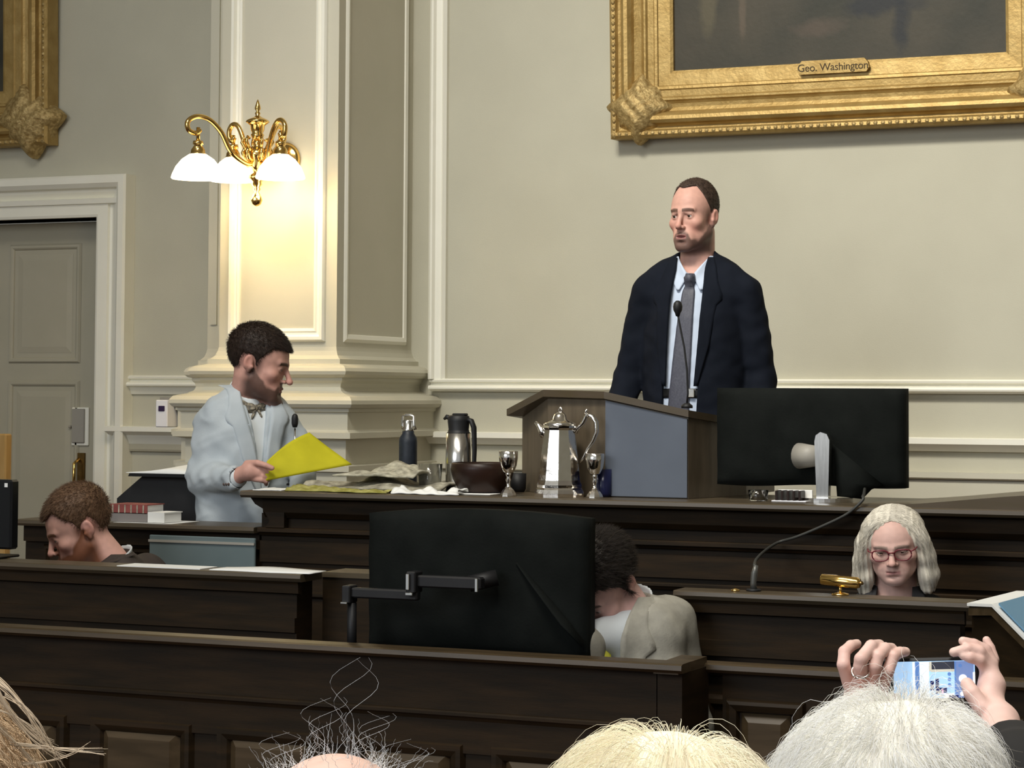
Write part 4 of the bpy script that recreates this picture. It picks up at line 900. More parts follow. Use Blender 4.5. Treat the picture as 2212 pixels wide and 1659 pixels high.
zt4 = g(10, 937).z; xr4 = g(18, 1000).x
t = MB(); t.box(xr4-.05, xr4, -.02, .025, .44, zt4, bev=.006); t.build('back_post', M_amber, oc)
t = MB(); t.box(xr4-.45, xr4-.40, -.02, .025, .44, zt4, bev=.006); t.build('back_post', M_amber, oc)
t = MB(); t.box(xr4-.40, xr4-.05, -.01, .015, zt4-.14, zt4-.02, bev=.006); t.box(xr4-.40, xr4-.05, -.005, .01, .6, zt4-.2, bev=.006); t.build('back_panel', M_amber, oc)
t = MB(); t.box(xr4-.45, xr4, -.45, .02, .40, .44, bev=.008); t.build('seat', M_amber, oc)
for xx in (xr4-.45, xr4-.045):
    for yy in (-.44, -.02): MB().box(xx, xx+.045, yy, yy+.04, 0, .398).build('leg', M_amber, oc)
# ------------------------------------------------------------------ organic modelling: distance fields meshed by surface nets
F = np.float32
def V3(*a): return np.array(a, F)
def ell(P, c, r, Rm=None):
    p = P-V3(*c)
    if Rm is not None: p = p@Rm
    r = V3(*r); k0 = np.sqrt(((p/r)**2).sum(-1)); k1 = np.sqrt(((p/(r*r))**2).sum(-1))
    return k0*(k0-1)/np.maximum(k1, 1e-6)
def cap(P, a, b, r1, r2=None, sq=None):
    r2 = r1 if r2 is None else r2; a = V3(*a); b = V3(*b); ab = b-a; q = P-a
    t = np.clip((q@ab)/max(float(ab@ab), 1e-9), 0, 1); d = q-t[:, None]*ab
    if sq is not None: d = d*V3(*sq)
    return np.sqrt((d*d).sum(-1))-(r1+(r2-r1)*t)
def rbox(P, c, h, r=.01, Rm=None):
    p = P-V3(*c)
    if Rm is not None: p = p@Rm
    q = np.abs(p)-(V3(*h)-r)
    return np.sqrt((np.maximum(q, 0)**2).sum(-1))+np.minimum(q.max(-1), 0)-r
def smin(a, b, k): 
    h = np.clip(.5+.5*(b-a)/k, 0, 1); return b*(1-h)+a*h-k*h*(1-h)
def smax(a, b, k): return -smin(-a, -b, k)
def chain(P, pts, rs, k=.0):
    d = None
    for i in range(len(pts)-1):
        e = cap(P, pts[i], pts[i+1], rs[i], rs[i+1]); d = e if d is None else (smin(d, e, k) if k else np.minimum(d, e))
    return d
def rotm(rx=0, ry=0, rz=0):
    return np.array((Matrix.Rotation(R(rz), 3, 'Z') @ Matrix.Rotation(R(ry), 3, 'Y') @ Matrix.Rotation(R(rx), 3, 'X')), F)
def nets(f, lo, hi, h):
    lo = np.array(lo, float); hi = np.array(hi, float); B = 8
    nb = np.ceil((hi-lo)/(h*B)).astype(int); n = nb*B
    out = np.empty(n, F)
    bc = np.stack(np.meshgrid(*[(np.arange(k)+.5)*B*h-.5*h for k in nb], indexing='ij'), -1).reshape(-1, 3)+lo
    dc = f(bc.astype(F)); thr = B*h*.87*1.5+.012
    act = np.abs(dc) < thr
    full = np.sign(dc).reshape(nb)*1.0
    out[:] = np.repeat(np.repeat(np.repeat(full, B, 0), B, 1), B, 2)
    idx = np.argwhere(act.reshape(nb)); off = np.stack(np.meshgrid(*[np.arange(B)]*3, indexing='ij'), -1).reshape(-1, 3)
    CH = 400
    for s in range(0, len(idx), CH):
        I = idx[s:s+CH]; g = (I[:, None, :]*B+off[None]); P = (g.reshape(-1, 3)*h+lo).astype(F)
        v = f(P); g = g.reshape(-1, 3); out[g[:, 0], g[:, 1], g[:, 2]] = v
    ins = out < 0
    c = [(0,0,0),(1,0,0),(0,1,0),(1,1,0),(0,0,1),(1,0,1),(0,1,1),(1,1,1)]
    sl = lambda A, d: A[d[0]:A.shape[0]-1+d[0], d[1]:A.shape[1]-1+d[1], d[2]:A.shape[2]-1+d[2]]
    cnt = sum(sl(ins, d).astype(np.int8) for d in c)
    cells = np.argwhere((cnt > 0) & (cnt < 8)); vid = -np.ones([k-1 for k in n], np.int32); vid[cells[:, 0], cells[:, 1], cells[:, 2]] = np.arange(len(cells))
    val = np.stack([out[cells[:, 0]+d[0], cells[:, 1]+d[1], cells[:, 2]+d[2]] for d in c], 1)
    acc = np.zeros((len(cells), 3)); num = np.zeros(len(cells)); ca = np.array(c, float)
    for a in range(8):
        for b in range(a+1, 8):
            if np.abs(ca[a]-ca[b]).sum() != 1: continue
            m = (val[:, a] < 0) != (val[:, b] < 0); t = val[:, a]/np.where(m, val[:, a]-val[:, b], 1)
            acc += np.where(m[:, None], ca[a]+(ca[b]-ca[a])*t[:, None], 0); num += m
    V = (cells+acc/num[:, None])*h+lo
    Q = []
    for ax in range(3):
        d = [0, 0, 0]; d[ax] = 1
        A = ins[:n[0]-d[0], :n[1]-d[1], :n[2]-d[2]]; Bv = ins[d[0]:, d[1]:, d[2]:]
        e = np.argwhere(A != Bv); u, w = [(1, 2), (2, 0), (0, 1)][ax]
        e = e[(e[:, u] > 0) & (e[:, w] > 0) & (e[:, u] < n[u]-1) & (e[:, w] < n[w]-1)]
        fl = A[e[:, 0], e[:, 1], e[:, 2]]
        def cell(du, dw): x = e.copy(); x[:, u] -= du; x[:, w] -= dw; return vid[x[:, 0], x[:, 1], x[:, 2]]
        q = np.stack([cell(1, 1), cell(0, 1), cell(0, 0), cell(1, 0)], 1); q[~fl] = q[~fl][:, ::-1]; Q.append(q)
    Q = np.concatenate(Q); Q = Q[(Q >= 0).all(1)]
    return V, Q
def mesh_np(name, V, Q, m, parent=None, col=None, smooth=True, label=None):
    me = bpy.data.meshes.new(name); nq = len(Q); k = Q.shape[1]
    me.vertices.add(len(V)); me.vertices.foreach_set('co', np.asarray(V, F).ravel())
    me.loops.add(nq*k); me.loops.foreach_set('vertex_index', np.asarray(Q, np.int32).ravel())
    me.polygons.add(nq); me.polygons.foreach_set('loop_start', np.arange(0, nq*k, k, dtype=np.int32)); 
    me.polygons.foreach_set('use_smooth', np.full(nq, smooth)); me.update(calc_edges=True)
    if col is not None:
        a = me.color_attributes.new('Col', 'FLOAT_COLOR', 'POINT'); a.data.foreach_set('color', np.concatenate([col, np.ones((len(V), 1))], 1).astype(F).ravel())
    me.validate()
    o = link(name, me, m, parent)
    if label: o['label'] = label
    return o
def sdf_obj(name, f, lo, hi, h, m, parent=None, colf=None, label=None):
    V, Q = nets(f, lo, hi, h); col = colf(V) if colf else None
    return mesh_np(name, V, Q, m, parent, col, label=label)
def strands(name, paths, rad, m, parent=None, col=None, taper=True, seg=3):
    # paths (S,K,3)
    P = np.asarray(paths, float); S, K, _ = P.shape
    T = np.gradient(P, axis=1); T /= np.maximum(np.linalg.norm(T, axis=2, keepdims=True), 1e-9)
    up = np.array([.31, .17, .93]); U = np.cross(T, up); U /= np.maximum(np.linalg.norm(U, axis=2, keepdims=True), 1e-6); Wv = np.cross(T, U)
    r = np.broadcast_to(np.asarray(rad, float).reshape(-1, 1), (S, 1))*(np.linspace(1, .25, K)[None] if taper else np.ones((1, K)))
    an = np.arange(seg)*2*np.pi/seg
    V = P[:, :, None]+r[:, :, None, None]*(np.cos(an)[None, None, :, None]*U[:, :, None]+np.sin(an)[None, None, :, None]*Wv[:, :, None])
    V = V.reshape(-1, 3); base = (np.arange(S)[:, None, None]*K*seg+np.arange(K-1)[None, :, None]*seg); a = base+np.arange(seg)[None, None]; b = base+(np.arange(seg)+1)[None, None] % seg
    b = base+((np.arange(seg)+1) % seg)[None, None]
    Q = np.stack([a, b, b+seg, a+seg], -1).reshape(-1, 4)
    C = np.repeat(np.asarray(col), K*seg, axis=0) if col is not None else None
    return mesh_np(name, V, Q, m, parent, C)
def nz3(P, s, ph=0):     # cheap smooth noise from sines
    x, y, z = P[:, 0]*s, P[:, 1]*s, P[:, 2]*s
    return (np.sin(x*1.7+ph+1.3*np.sin(y*1.1+ph))+np.sin(y*2.1+1.7*np.sin(z*1.3+ph*2))+np.sin(z*1.9+1.5*np.sin(x*.9-ph)))/3
# ---------------- head, local frame: eyes at z=0, face towards -Y, ears near y=+.01
def head_f(jaw=1.0, mouth=0.0, eye=.0035, fem=0.0, nose=1.0, ears=True, brow=1.0, full=0.0):
    Rp = rotm(rx=-8)
    def f(P):
        P = P.copy(); X = P[:, 0].copy(); P[:, 0] = np.abs(P[:, 0]); S = P   # symmetric
        d = ell(S, (0, .016, .036), (.0765, .099, .085))
        d = smin(d, ell(S, (0, -.036, .018), (.062, .054, .062)), .03)                 # forehead
        d = smin(d, ell(S, (0, -.034, -.038), (.060*(1+.05*full), .054, .062)), .025)  # face
        d = smin(d, cap(S, (.050*jaw, -.000, -.055), (.018*jaw, -.076, -.098), .017+.004*full, .016), .03)
        d = smin(d, ell(S, (0, -.083, -.101), (.021*jaw, .017, .016)), .018)            # chin
        d = smin(d, ell(S, (0, -.03, -.07), (.045*jaw, .05, .035)), .03)
        d = smin(d, ell(S, (.046, -.062, -.024), (.020, .020, .016)), .022)            # cheekbone
        d = smin(d, ell(S, (0, -.078, -.070), (.037+.008*full, .021, .031)), .018)                # muzzle
        d = smin(d, cap(S, (.008, -.090, .017), (.044, -.076, .021), .0085*brow, .006), .014)  # brow ridge
        d = smax(d, -ell(S, (.031, -.099, -.001), (.017, .016, .0115)), .012)          # socket
        d = smin(d, cap(S, (0, -.088, .012), (0, -.112*nose, -.030), .0072, .0095), .010)      # nose
        d = smin(d, ell(S, (0, -.113*nose, -.033), (.0098, .010, .0085)), .008)
        d = smin(d, ell(S, (.0125, -.100, -.037), (.0068, .009, .0065)), .006)
        d = smax(d, -ell(S, (.0068, -.108, -.0435), (.0034, .005, .003)), .003)         # nostril
        lid = ell(S, (.0315, -.0765, .0), (.0150, .0140, .0135))
        lid = smax(lid, -rbox(S, (.0315, -.096, -.0015), (.0115, .012, eye), .001), .0025) if eye > 0 else lid
        d = smin(d, lid, .004)
        d = smin(d, cap(S, (.020, -.0905, .0085), (.040, -.084, .0075), .0022, .0016), .004)       # lid crease
        # lips
        zo = -.0655
        up_ = cap(S, (.0, -.1005, zo+.0045), (.022, -.0885, zo-.0005), .0052, .0022)
        lo_ = cap(S, (.0, -.0975, zo-.0075-mouth), (.019, -.088, zo-.004-mouth*.5), .0062, .003)
        d = smin(d, up_, .004); d = smin(d, lo_, .004)
        d = smax(d, -ell(S, (0, -.102, zo-.0008-mouth*.5), (.023, .013, .0013+mouth*.6)), .0025)
        d = smax(d, -ell(S, (0, -.104, -.083-mouth), (.022, .010, .005)), .008)            # dip under lip
        d = smax(d, -cap(S, (.020, -.104, -.036), (.034, -.094, -.066), .0015, .001), .006)  # smile fold
        if ears:
            Re = rotm(ry=9, rz=-14)
            e = ell(S, (.0785, .021, -.006), (.0070, .015, .026), Re)
            e = smax(e, -ell(S, (.0865, .016, -.002), (.006, .009, .016), Re), .004)
            e = smin(e, cap(S, (.077, .004, -.018), (.073, .012, -.034), .006, .006), .006)
            e = smin(e, ell(S, (.070, .016, -.008), (.008, .012, .022)), .008)
            d = smin(d, e, .008)
        return d
    return f
def xf(f, s, Rm, t):    # place a local field: p_local = R^T (p - t) / s
    Rm = np.array(Rm, F); t = V3(*t)
    return lambda P: f(((P-t)@Rm)/s)*s
def head_cols(L, skin, lip=(.45,.16,.13), beard=None, bz=None, brow=None, cheek=.5, hairline=None, bald=None):
    """albedo of a head with socket and nostril shade painted in, L = head-local vertex coordinates"""
    X = np.abs(L[:, 0]); Y = L[:, 1]; Z = L[:, 2]; n = len(L)
    C = np.tile(np.array(skin, float), (n, 1))
    def mixc(C, c, w): w = np.clip(w, 0, 1)[:, None]; return C*(1-w)+np.array(c)*w
    g = lambda cx, cy, cz, r: np.exp(-(((X-cx)**2+(Y-cy)**2+(Z-cz)**2)/r**2))
    red = np.array(skin)*[1.03, .80, .78]
    C = mixc(C, red, cheek*(g(.045, -.07, -.035, .022)+g(0, -.115, -.033, .014)+g(.085, .02, -.005, .025)*.9))
    C = mixc(C, np.array(skin)*.45, .8*g(.030, -.088, .003, .013))  # shade of the eye sockets painted into the skin
    if brow is not None: C = mixc(C, brow, .9*np.clip(1.5-(np.abs(Z-.0165-.004*np.sin(X*60))/.0052)**2, 0, 1)*((X > .009) & (X < .050) & (Y < -.055)))
    if beard is not None:
        lowz = bz or (-.022, -.055)
        tmid = np.clip((X-.024)/.014, 0, 1); zb = (-.046)*(1-tmid)+tmid*(-.074+.050*np.clip((Y+.060)/.055, 0, 1))+(beard[2] if len(beard) > 2 else 0)
        face = np.clip((zb-Z-.004*nz3(L, 90))/.010, 0, 1)*np.clip((.035-Y)/.03, 0, 1)
        side = np.clip((X-.048)/.012, 0, 1)*np.clip((.03-Z)/.03, 0, 1)*np.clip((.0-Y)/.02+.3, 0, 1)*np.clip((Y+.034)/.02, 0, 1)
        cheekclear = np.clip((Z+.060-(X-.03)*.25)/.012, 0, 1)*np.clip((.052-X)/.01, 0, 1)*np.clip((-Y-.03)/.02, 0, 1)*np.clip((X-.017)/.008, 0, 1)
        nosec = np.clip((-.100-Y)/.004, 0, 1)*np.clip((Z+.048)/.004, 0, 1)
        necks = np.clip((Z+.135)/.02, 0, 1)
        w = np.maximum(face*(1-cheekclear)*(1-nosec), side*.8)*necks
        C = mixc(C, beard[0], beard[1]*w)
    C = mixc(C, lip, .85*np.clip(1-(np.abs(Z+.0675)/.0095)**2, 0, 1)*np.clip((.023-X)/.004, 0, 1)*np.clip((-.083-Y)/.004, 0, 1))
    C = mixc(C, np.array(skin)*.25, .9*(g(.0068, -.108, -.0425, .0035)))  # nostrils darkened, shade painted into the colour
    return C*(1+.05*nz3(L, 160)[:, None])
M_skin = mat('skin', (.6,.4,.3), .5, attr=True, sss=.03, spec=.35, bump=.08, bscale=400)
M_hair = mat('hair', (.1,.1,.1), .55, attr=True, spec=.3)
M_eye = mat('eyeball', (.55,.50,.47), .15)
M_iris = mat('iris', (.03,.02,.012), .1)
def eyes(parent, hx, s, look=(0, 0), only=(1, -1)):
    """hx: 4x4 matrix of the head"""
    for sd in only:
        t = MB(); c = Vector((.0315*sd, -.0765, 0)); Mx = hx
        t.lathe([(.0121*math.sin(a), -.0121*math.cos(a)) for a in [math.pi*i/12 for i in range(13)]], c, 16, M=hx)
        e = t.build('eye', M_eye, parent)
        d = Vector((look[0], -1, look[1])).normalized(); t = MB()
        Rq = d.to_track_quat('Z', 'Y').to_matrix().to_4x4()
        t.lathe([(0.0056, .0108), (.0054, .0114), (.003, .0122), (0, .0124)], (0, 0, 0), 14, M=hx @ Matrix.Translation(c) @ Rq); t.build('iris', M_iris, e)
def hairline(tab, ear=True, er=.028):
    az = np.array([t[0] for t in tab], float); zl = np.array([t[1] for t in tab], float)
    def m(P):
        a = np.degrees(np.arctan2(np.abs(P[:, 0]), -(P[:, 1]-.012))); v = (np.interp(a, az, zl)-P[:, 2])*.75
        if ear: v = np.maximum(v, np.where(np.abs(P[:, 0]) > .045, er-np.sqrt(((P[:, 1]-.020)*1.25)**2+(P[:, 2]+.006)**2), -1))
        return v
    return m
def hair_field(hf, mask, thick, noise=.0, ns=120):
    def f(P):
        d = hf(P)-thick(P)
        if noise: d = d+noise*nz3(P, ns)
        return smax(d, mask(P), .006)
    return f
def short_hair(parent, hf, hmat, mask, thick, col, n=9000, ln=.012, lo=(-.1, -.13, -.12), hi=(.1, .14, .16), name='hair', seed=1, flow=(0, .5, -.6), rad=.00045, base=.0025, jit=.5):
    """hair cap plus short strands; hmat = 4x4 of head in person space (uniform scale)"""
    rg = np.random.default_rng(seed)
    V, Q = nets(hair_field(hf, mask, thick, .0012, 170), lo, hi, .0028)
    hm = np.array(hmat); Vw = V@hm[:3, :3].T+hm[:3, 3]
    C = np.array(col)[None]*(1+.22*nz3(V, 210)[:, None]+.15*rg.normal(size=(len(V), 1)))
    cap_ = mesh_np(name, Vw, Q, M_hair, parent, np.clip(C, .002, 1))
    # strands
    tri = Q[rg.integers(0, len(Q), n)]; w = rg.dirichlet([1, 1, 1, 1], n); root = (V[tri]*w[:, :, None]).sum(1)
    e = .002; nrm = np.stack([hf((root+np.eye(3)[i]*e).astype(F))-hf((root-np.eye(3)[i]*e).astype(F)) for i in range(3)], 1); nrm /= np.linalg.norm(nrm, axis=1, keepdims=True)+1e-9
    fl = np.array(flow(root) if callable(flow) else flow)*np.ones((n, 3)); fl = fl-(fl*nrm).sum(1, keepdims=True)*nrm*.8
    dirv = nrm*.45+fl+rg.normal(size=(n, 3))*.25*jit; dirv /= np.linalg.norm(dirv, axis=1, keepdims=True)
    L = (ln*(.6+.8*rg.random(n)))[:, None, None]; t = np.linspace(0, 1, 4)[None, :, None]
    path = root[:, None]-nrm[:, None]*.001+dirv[:, None]*L*t+(fl[:, None]*.25)*L*t*t
    path = path@hm[:3, :3].T+hm[:3, 3]
    C = np.array(col)[None]*(1+.5*rg.normal(size=(n, 1))*.6); strands('hair_strands', path, rad, M_hair, cap_, np.clip(C, .002, 1))
    return cap_
def hmat4(t, rx=0, ry=0, rz=0, s=1.0):   # head pose in person space: rx>0 pitches the face down (face along -Y)
    return Matrix.Translation(t) @ Matrix.Rotation(R(rz), 4, 'Z') @ Matrix.Rotation(R(rx), 4, 'X') @ Matrix.Rotation(R(ry), 4, 'Y') @ Matrix.Diagonal((*(s if isinstance(s, tuple) else (s, s, s)), 1))
def xfm(f, M):
    sc = M.to_scale(); s = min(sc); Mi = np.array(M.inverted(), F)
    return lambda P: f(P@Mi[:3, :3].T+Mi[:3, 3])*s
def tolocal(V, M): Mi = np.array(M.inverted()); return V@Mi[:3, :3].T+Mi[:3, 3]
def front_y(f, x, z, y0=-.6, y1=.1, n=240):
    ys = np.linspace(y0, y1, n); P = np.stack([np.full(n, x), ys, np.full(n, z)], 1).astype(F); d = f(P); i = np.argmax(d < 0)
    return ys[i] if (d < 0).any() else y1
def conform(name, f, outline, m, parent, off=.004, th=.004, nx=10, colf=None, smooth=True, label=None):
    """cloth patch over the front of a field. outline: list of (z, xl, xr) rows from top to bottom"""
    rows = len(outline); vs = []
    for z, xl, xr in outline:
        for j in range(nx+1):
            x = xl+(xr-xl)*j/nx; vs.append((x, front_y(f, x, z)-off, z))
    q = len(vs); vs += [(x, y+th+off*.8, z) for x, y, z in vs]
    fs = [(i*(nx+1)+j, i*(nx+1)+j+1, (i+1)*(nx+1)+j+1, (i+1)*(nx+1)+j) for i in range(rows-1) for j in range(nx)]
    per = list(range(nx+1))+[i*(nx+1)+nx for i in range(1, rows)]+[(rows-1)*(nx+1)+j for j in range(nx-1, -1, -1)]+[i*(nx+1) for i in range(rows-2, 0, -1)]
    fs += [(per[k_], per[(k_+1) % len(per)], q+per[(k_+1) % len(per)], q+per[k_]) for k_ in range(len(per))]
    t = MB(); t.add(vs, fs, smooth); o = t.build(name, m, parent)
    if label: o['label'] = label
    return o
def rows(pts, n=14):    # interpolate outline rows
    out = []; zs = [p[0] for p in pts]
    for i in range(n+1):
        z = zs[0]+(zs[-1]-zs[0])*i/n
        a = [p[1] for p in pts]; b = [p[2] for p in pts]
        out.append((z, float(np.interp(-z, [-q for q in zs], a)), float(np.interp(-z, [-q for q in zs], b))))
    return out
M_suit = mat('navy_suit_wool', (.0055,.0075,.013), .85, c2=(.008,.0105,.018), nscale=12, bump=.12, bscale=220, spec=.15)
M_shirtb = mat('pale_blue_shirt', (.52,.60,.74), .7, c2=(.56,.64,.78), nscale=14, bump=.1)
M_tie = mat('slate_tie', (.060,.062,.085), .55, c2=(.085,.088,.115), nscale=160)
M_wjack = mat('white_blue_jacket', (.41,.46,.50), .8, c2=(.48,.53,.565), nscale=10, bump=.12, bscale=160)
M_wshirt = mat('white_shirt', (.68,.72,.74), .7, bump=.08)
M_bow = mat('patterned_bow_tie', (.06,.055,.05), .6, c2=(.36,.31,.22), nscale=110)
M_belt = mat('black_leather', (.008,.008,.009), .35)
M_brown = mat('brown_grey_jacket', (.040,.030,.026), .8, c2=(.055,.042,.036), nscale=14)
M_gjack = mat('grey_beige_jacket', (.30,.285,.24), .8, c2=(.38,.36,.30), nscale=30, bump=.15, bscale=200)
M_ytie = mat('yellow_tie', (.62,.60,.04), .55, c2=(.70,.68,.10), nscale=60)
M_btn = mat('brown_button', (.09,.06,.05), .4)
M_shoe = mat('shoe_leather', (.01,.009,.008), .3)
M_dark = mat('dark_cloth', (.012,.011,.010), .85)
def trousers(parent, z0, zb, m, mshoe, dx=.10, y=.0, wid=.085):
    f = lambda P: smin(cap(P, (-dx, y, zb), (-dx-.01, y, z0+.1), wid, .055), cap(P, (dx, y, zb), (dx+.01, y, z0+.1), wid, .055), .04)
    sdf_obj('trousers', f, (-.25, -.15, z0), (.25, .18, zb+.12), .014, m, parent)
    for sx in (-1, 1):
        g = lambda P, sx=sx: smax(smin(ell(P, (sx*(dx+.01), y-.04, z0+.035), (.045, .135, .04)), cap(P, (sx*(dx+.01), y+.03, z0+.05), (sx*(dx+.01), y+.03, z0+.09), .04), .03), -(P[:, 2]-z0-.001), .004)
        sdf_obj('shoe', g, (sx*(dx+.01)-.07, y-.2, z0-.02), (sx*(dx+.01)+.07, y+.12, z0+.16), .009, mshoe, parent)
# ============================ A: man in the navy suit at the lectern
def person_suit():
    Y = 7.5; px = 1500; a = facing(px); base = PY(px, 850, Y); ZF = .53
    o = empty('person', (base.x, Y, ZF), a-R(14), 'standing person in a navy suit, pale blue shirt and slate tie behind the lectern', 'person')
    s = 1.0; k = base.y/(ray(px, 850).y)/FPX      # m per px
    zz = lambda y: 1.6+(850-y)*k-ZF
    xx = lambda x: (x-px)*k
    hz = zz(463)
    hm = hmat4((xx(1499)+.0, .0, hz), rx=4, ry=0, rz=-17, s=(.975, 1.0, 1.10))
    hfl = head_f(jaw=1.10, mouth=.004, eye=.0026, nose=1.0, full=.2); hf = xfm(hfl, hm)
    zn = zz(548)
    hand = {}
    SH = .172
    elbL, wrL = (-.252, .03, 1.13), (-.285, -.10, .93); elbR, wrR = (.232, .05, 1.12), (.232, -.07, .90)
    def handf(P, w, sg):
        d = ell(P, (w[0], w[1]-.03, w[2]-.06), (.028, .040, .05))
        for i in range(4):
            y = w[1]-.065+.020*i; d = smin(d, chain(P, [(w[0], y, w[2]-.095), (w[0]-sg*.006, y+.003, w[2]-.135), (w[0]-sg*.022, y+.006, w[2]-.158+.005*abs(i-1.5))], [.0088, .0082, .0072]), .008)
        return smin(d, chain(P, [(w[0]-sg*.01, w[1]-.05, w[2]-.05), (w[0]-sg*.03, w[1]-.075, w[2]-.08), (w[0]-sg*.032, w[1]-.08, w[2]-.105)], [.012, .010, .008]), .01)
    def body(P):
        d = hf(P)
        d = smin(d, cap(P, (.006, .03, hz-.06), (.0, .035, zn-.10), .060, .066), .022)
        d = smin(d, cap(P, (-.13, .03, 1.46), (.13, .03, 1.46), .06), .05)
        d = smin(d, ell(P, (0, .02, 1.25), (.14, .09, .26)), .05)
        for (sx, e, w) in ((-1, elbL, wrL), (1, elbR, wrR)):
            d = smin(d, chain(P, [(sx*.17, .02, 1.44), e, w], [.045, .038, .026]), .02); d = smin(d, handf(P, w, sx), .012)
        return d
    def cf(V): L = tolocal(V, hm); return head_cols(L, (.63,.355,.285), lip=(.40,.17,.16), beard=((.10,.058,.048), .86), brow=(.10,.055,.04), cheek=.7)
    sdf_obj('body', body, (-.36, -.2, .7), (.36, .2, hz+.16), .0027, M_skin, o, cf)
    eyes(o, hm, 1, (-.1, -.05))
    # hair: very short, receding
    mask = hairline([(0, .092), (18, .096), (38, .098), (52, .075), (64, .045), (76, .018), (84, -.018), (92, .0), (112, .02), (128, -.03), (150, -.062), (180, -.070)])
    short_hair(o, hfl, hm, mask, lambda P: .0022+.0035*np.clip((P[:, 2]-.02)/.08, 0, 1), (.055, .035, .026), n=9000, ln=.005, seed=3, rad=.0005)
    # torso fields
    wr = lambda P: .0055*nz3(P*V3(1, 1, .55), 17, 2)+.0025*nz3(P, 46, 1)
    def torso(P, g=0.0, lo=True):
        d = ell(P, (0, .02, 1.27), (.186+g, .128+g, .27))
        d = smin(d, cap(P, (-SH+.03, .025, 1.445), (SH-.03, .025, 1.445), .066+g), .06)
        d = smin(d, cap(P, (0, .035, 1.545), (.11, .03, 1.49), .058+g), .04); d = smin(d, cap(P, (0, .035, 1.545), (-.11, .03, 1.49), .058+g), .04)
        d = smin(d, ell(P, (0, .01, 1.02), (.18+g, .13+g, .26)), .08)
        return smax(d, -(P[:, 2]-.76), .01)
    shirt = lambda P: smax(torso(P, -.012), P[:, 2]-1.525, .01)
    sdf_obj('shirt', lambda P: smax(shirt(P), -(P[:, 2]-.9), .01)+.0012*nz3(P, 60), (-.26, -.2, .88), (.26, .2, 1.6), .0065, M_shirtb, o)
    xc = lambda z: -.004+np.clip((1.5-z)*.050, -.01, .05)*-1
    hw = lambda z: np.interp(z, [.8, 1.0, 1.2, 1.40, 1.50, 1.56], [.056, .064, .069, .070, .068, .072])
    def jacket(P):
        d = torso(P, .008)+wr(P)
        for (sx, e, w) in ((-1, elbL, wrL), (1, elbR, wrR)):
            sl = chain(P, [(sx*(SH+.012), .022, 1.435), (e[0], e[1], e[2]), (w[0], w[1], w[2]+.01)], [.066, .056, .043], .02)+wr(P)*1.2
            d = smin(d, sl, .022)
        # neck hole, front opening
        d = smax(d, -cap(P, (0, .015, 1.50), (0, -.01, 1.75), .064, .075), .006)
        z = P[:, 2]; opn = np.maximum(np.abs(P[:, 0]-xc(z))-hw(z), P[:, 1]-.0)
        d = smax(d, -opn, .006)
        for w in (wrL, wrR): d = smax(d, -cap(P, w, (w[0], w[1]-.05, w[2]-.2), .034), .003)
        return d
    jk = sdf_obj('jacket', jacket, (-.38, -.24, .72), (.38, .22, 1.62), .0055, M_suit, o)
    # lapels and jacket collar
    tf = lambda P: torso(P, .008)
    for sx in (-1, 1):
        rr = [(1.566, .058, .078), (1.52, .054, .096), (1.47, .058, .108), (1.415, .060, .135), (1.40, .060, .112), (1.25, .058, .098), (1.10, .054, .066)]
        rr = [(z, (a*sx if sx > 0 else -b)+xc(z), (b*sx if sx > 0 else -a)+xc(z)) for z, a, b in rr]
        conform('lapel', tf, rows(rr, 24), M_suit, jk, off=.010, th=.006, nx=6)
    # shirt collar
    for sx in (-1, 1):
        rr = [(1.572, .060, .070), (1.55, .046, .073), (1.52, .024, .073), (1.505, .012, .072), (1.49, .014, .066), (1.47, .024, .060), (1.445, .038, .048)]
        rr = [(z, (a if sx > 0 else -b), (b if sx > 0 else -a)) for z, a, b in rr]
        cfld = lambda P: np.minimum(torso(P, -.004), cap(P, (0, .034, 1.60), (0, .012, 1.50), .063, .072))
        conform('collar_flap', cfld, rows(rr, 16), M_shirtb, o, off=.006, th=.005, nx=5)
    cb = lambda P: smax(smax(np.abs(cap(P, (.004, .034, 1.62), (0, .020, 1.50), .0655, .072))-.003, P[:, 2]-1.545-.62*np.clip(P[:, 1]-.02, -.08, .07), .003), -(P[:, 2]-1.47), .003)
    sdf_obj('collar_band', cb, (-.09, -.08, 1.48), (.09, .13, 1.62), .0035, M_shirtb, o)
    tieo = [(1.505, -.018, .018), (1.475, -.022, .020), (1.465, -.016, .014), (1.44, -.026, .020), (1.30, -.043, .016), (1.15, -.058, .012), (1.02, -.072, .008), (.94, -.078, .006), (.90, -.04, -.03)]
    conform('necktie', lambda P: np.minimum(torso(P, -.010), ell(P, (0, -.068, 1.488), (.022, .022, .022))), rows(tieo, 40), M_tie, o, off=.007, th=.006, nx=8)
    bl = lambda P: smax(torso(P, -.006), np.abs(P[:, 2]-1.075)-.018, .004)
    belt = sdf_obj('belt', bl, (-.24, -.2, 1.04), (.24, .2, 1.11), .006, M_belt, o)
    yb_ = front_y(bl, .02, 1.075); t = MB(); t.box(.004, .030, yb_-.010, yb_-.002, 1.06, 1.092, bev=.002); t.build('buckle', M_chrome, belt)
    trousers(o, .0, .98, M_suit, M_shoe)
    return o
pA = person_suit()
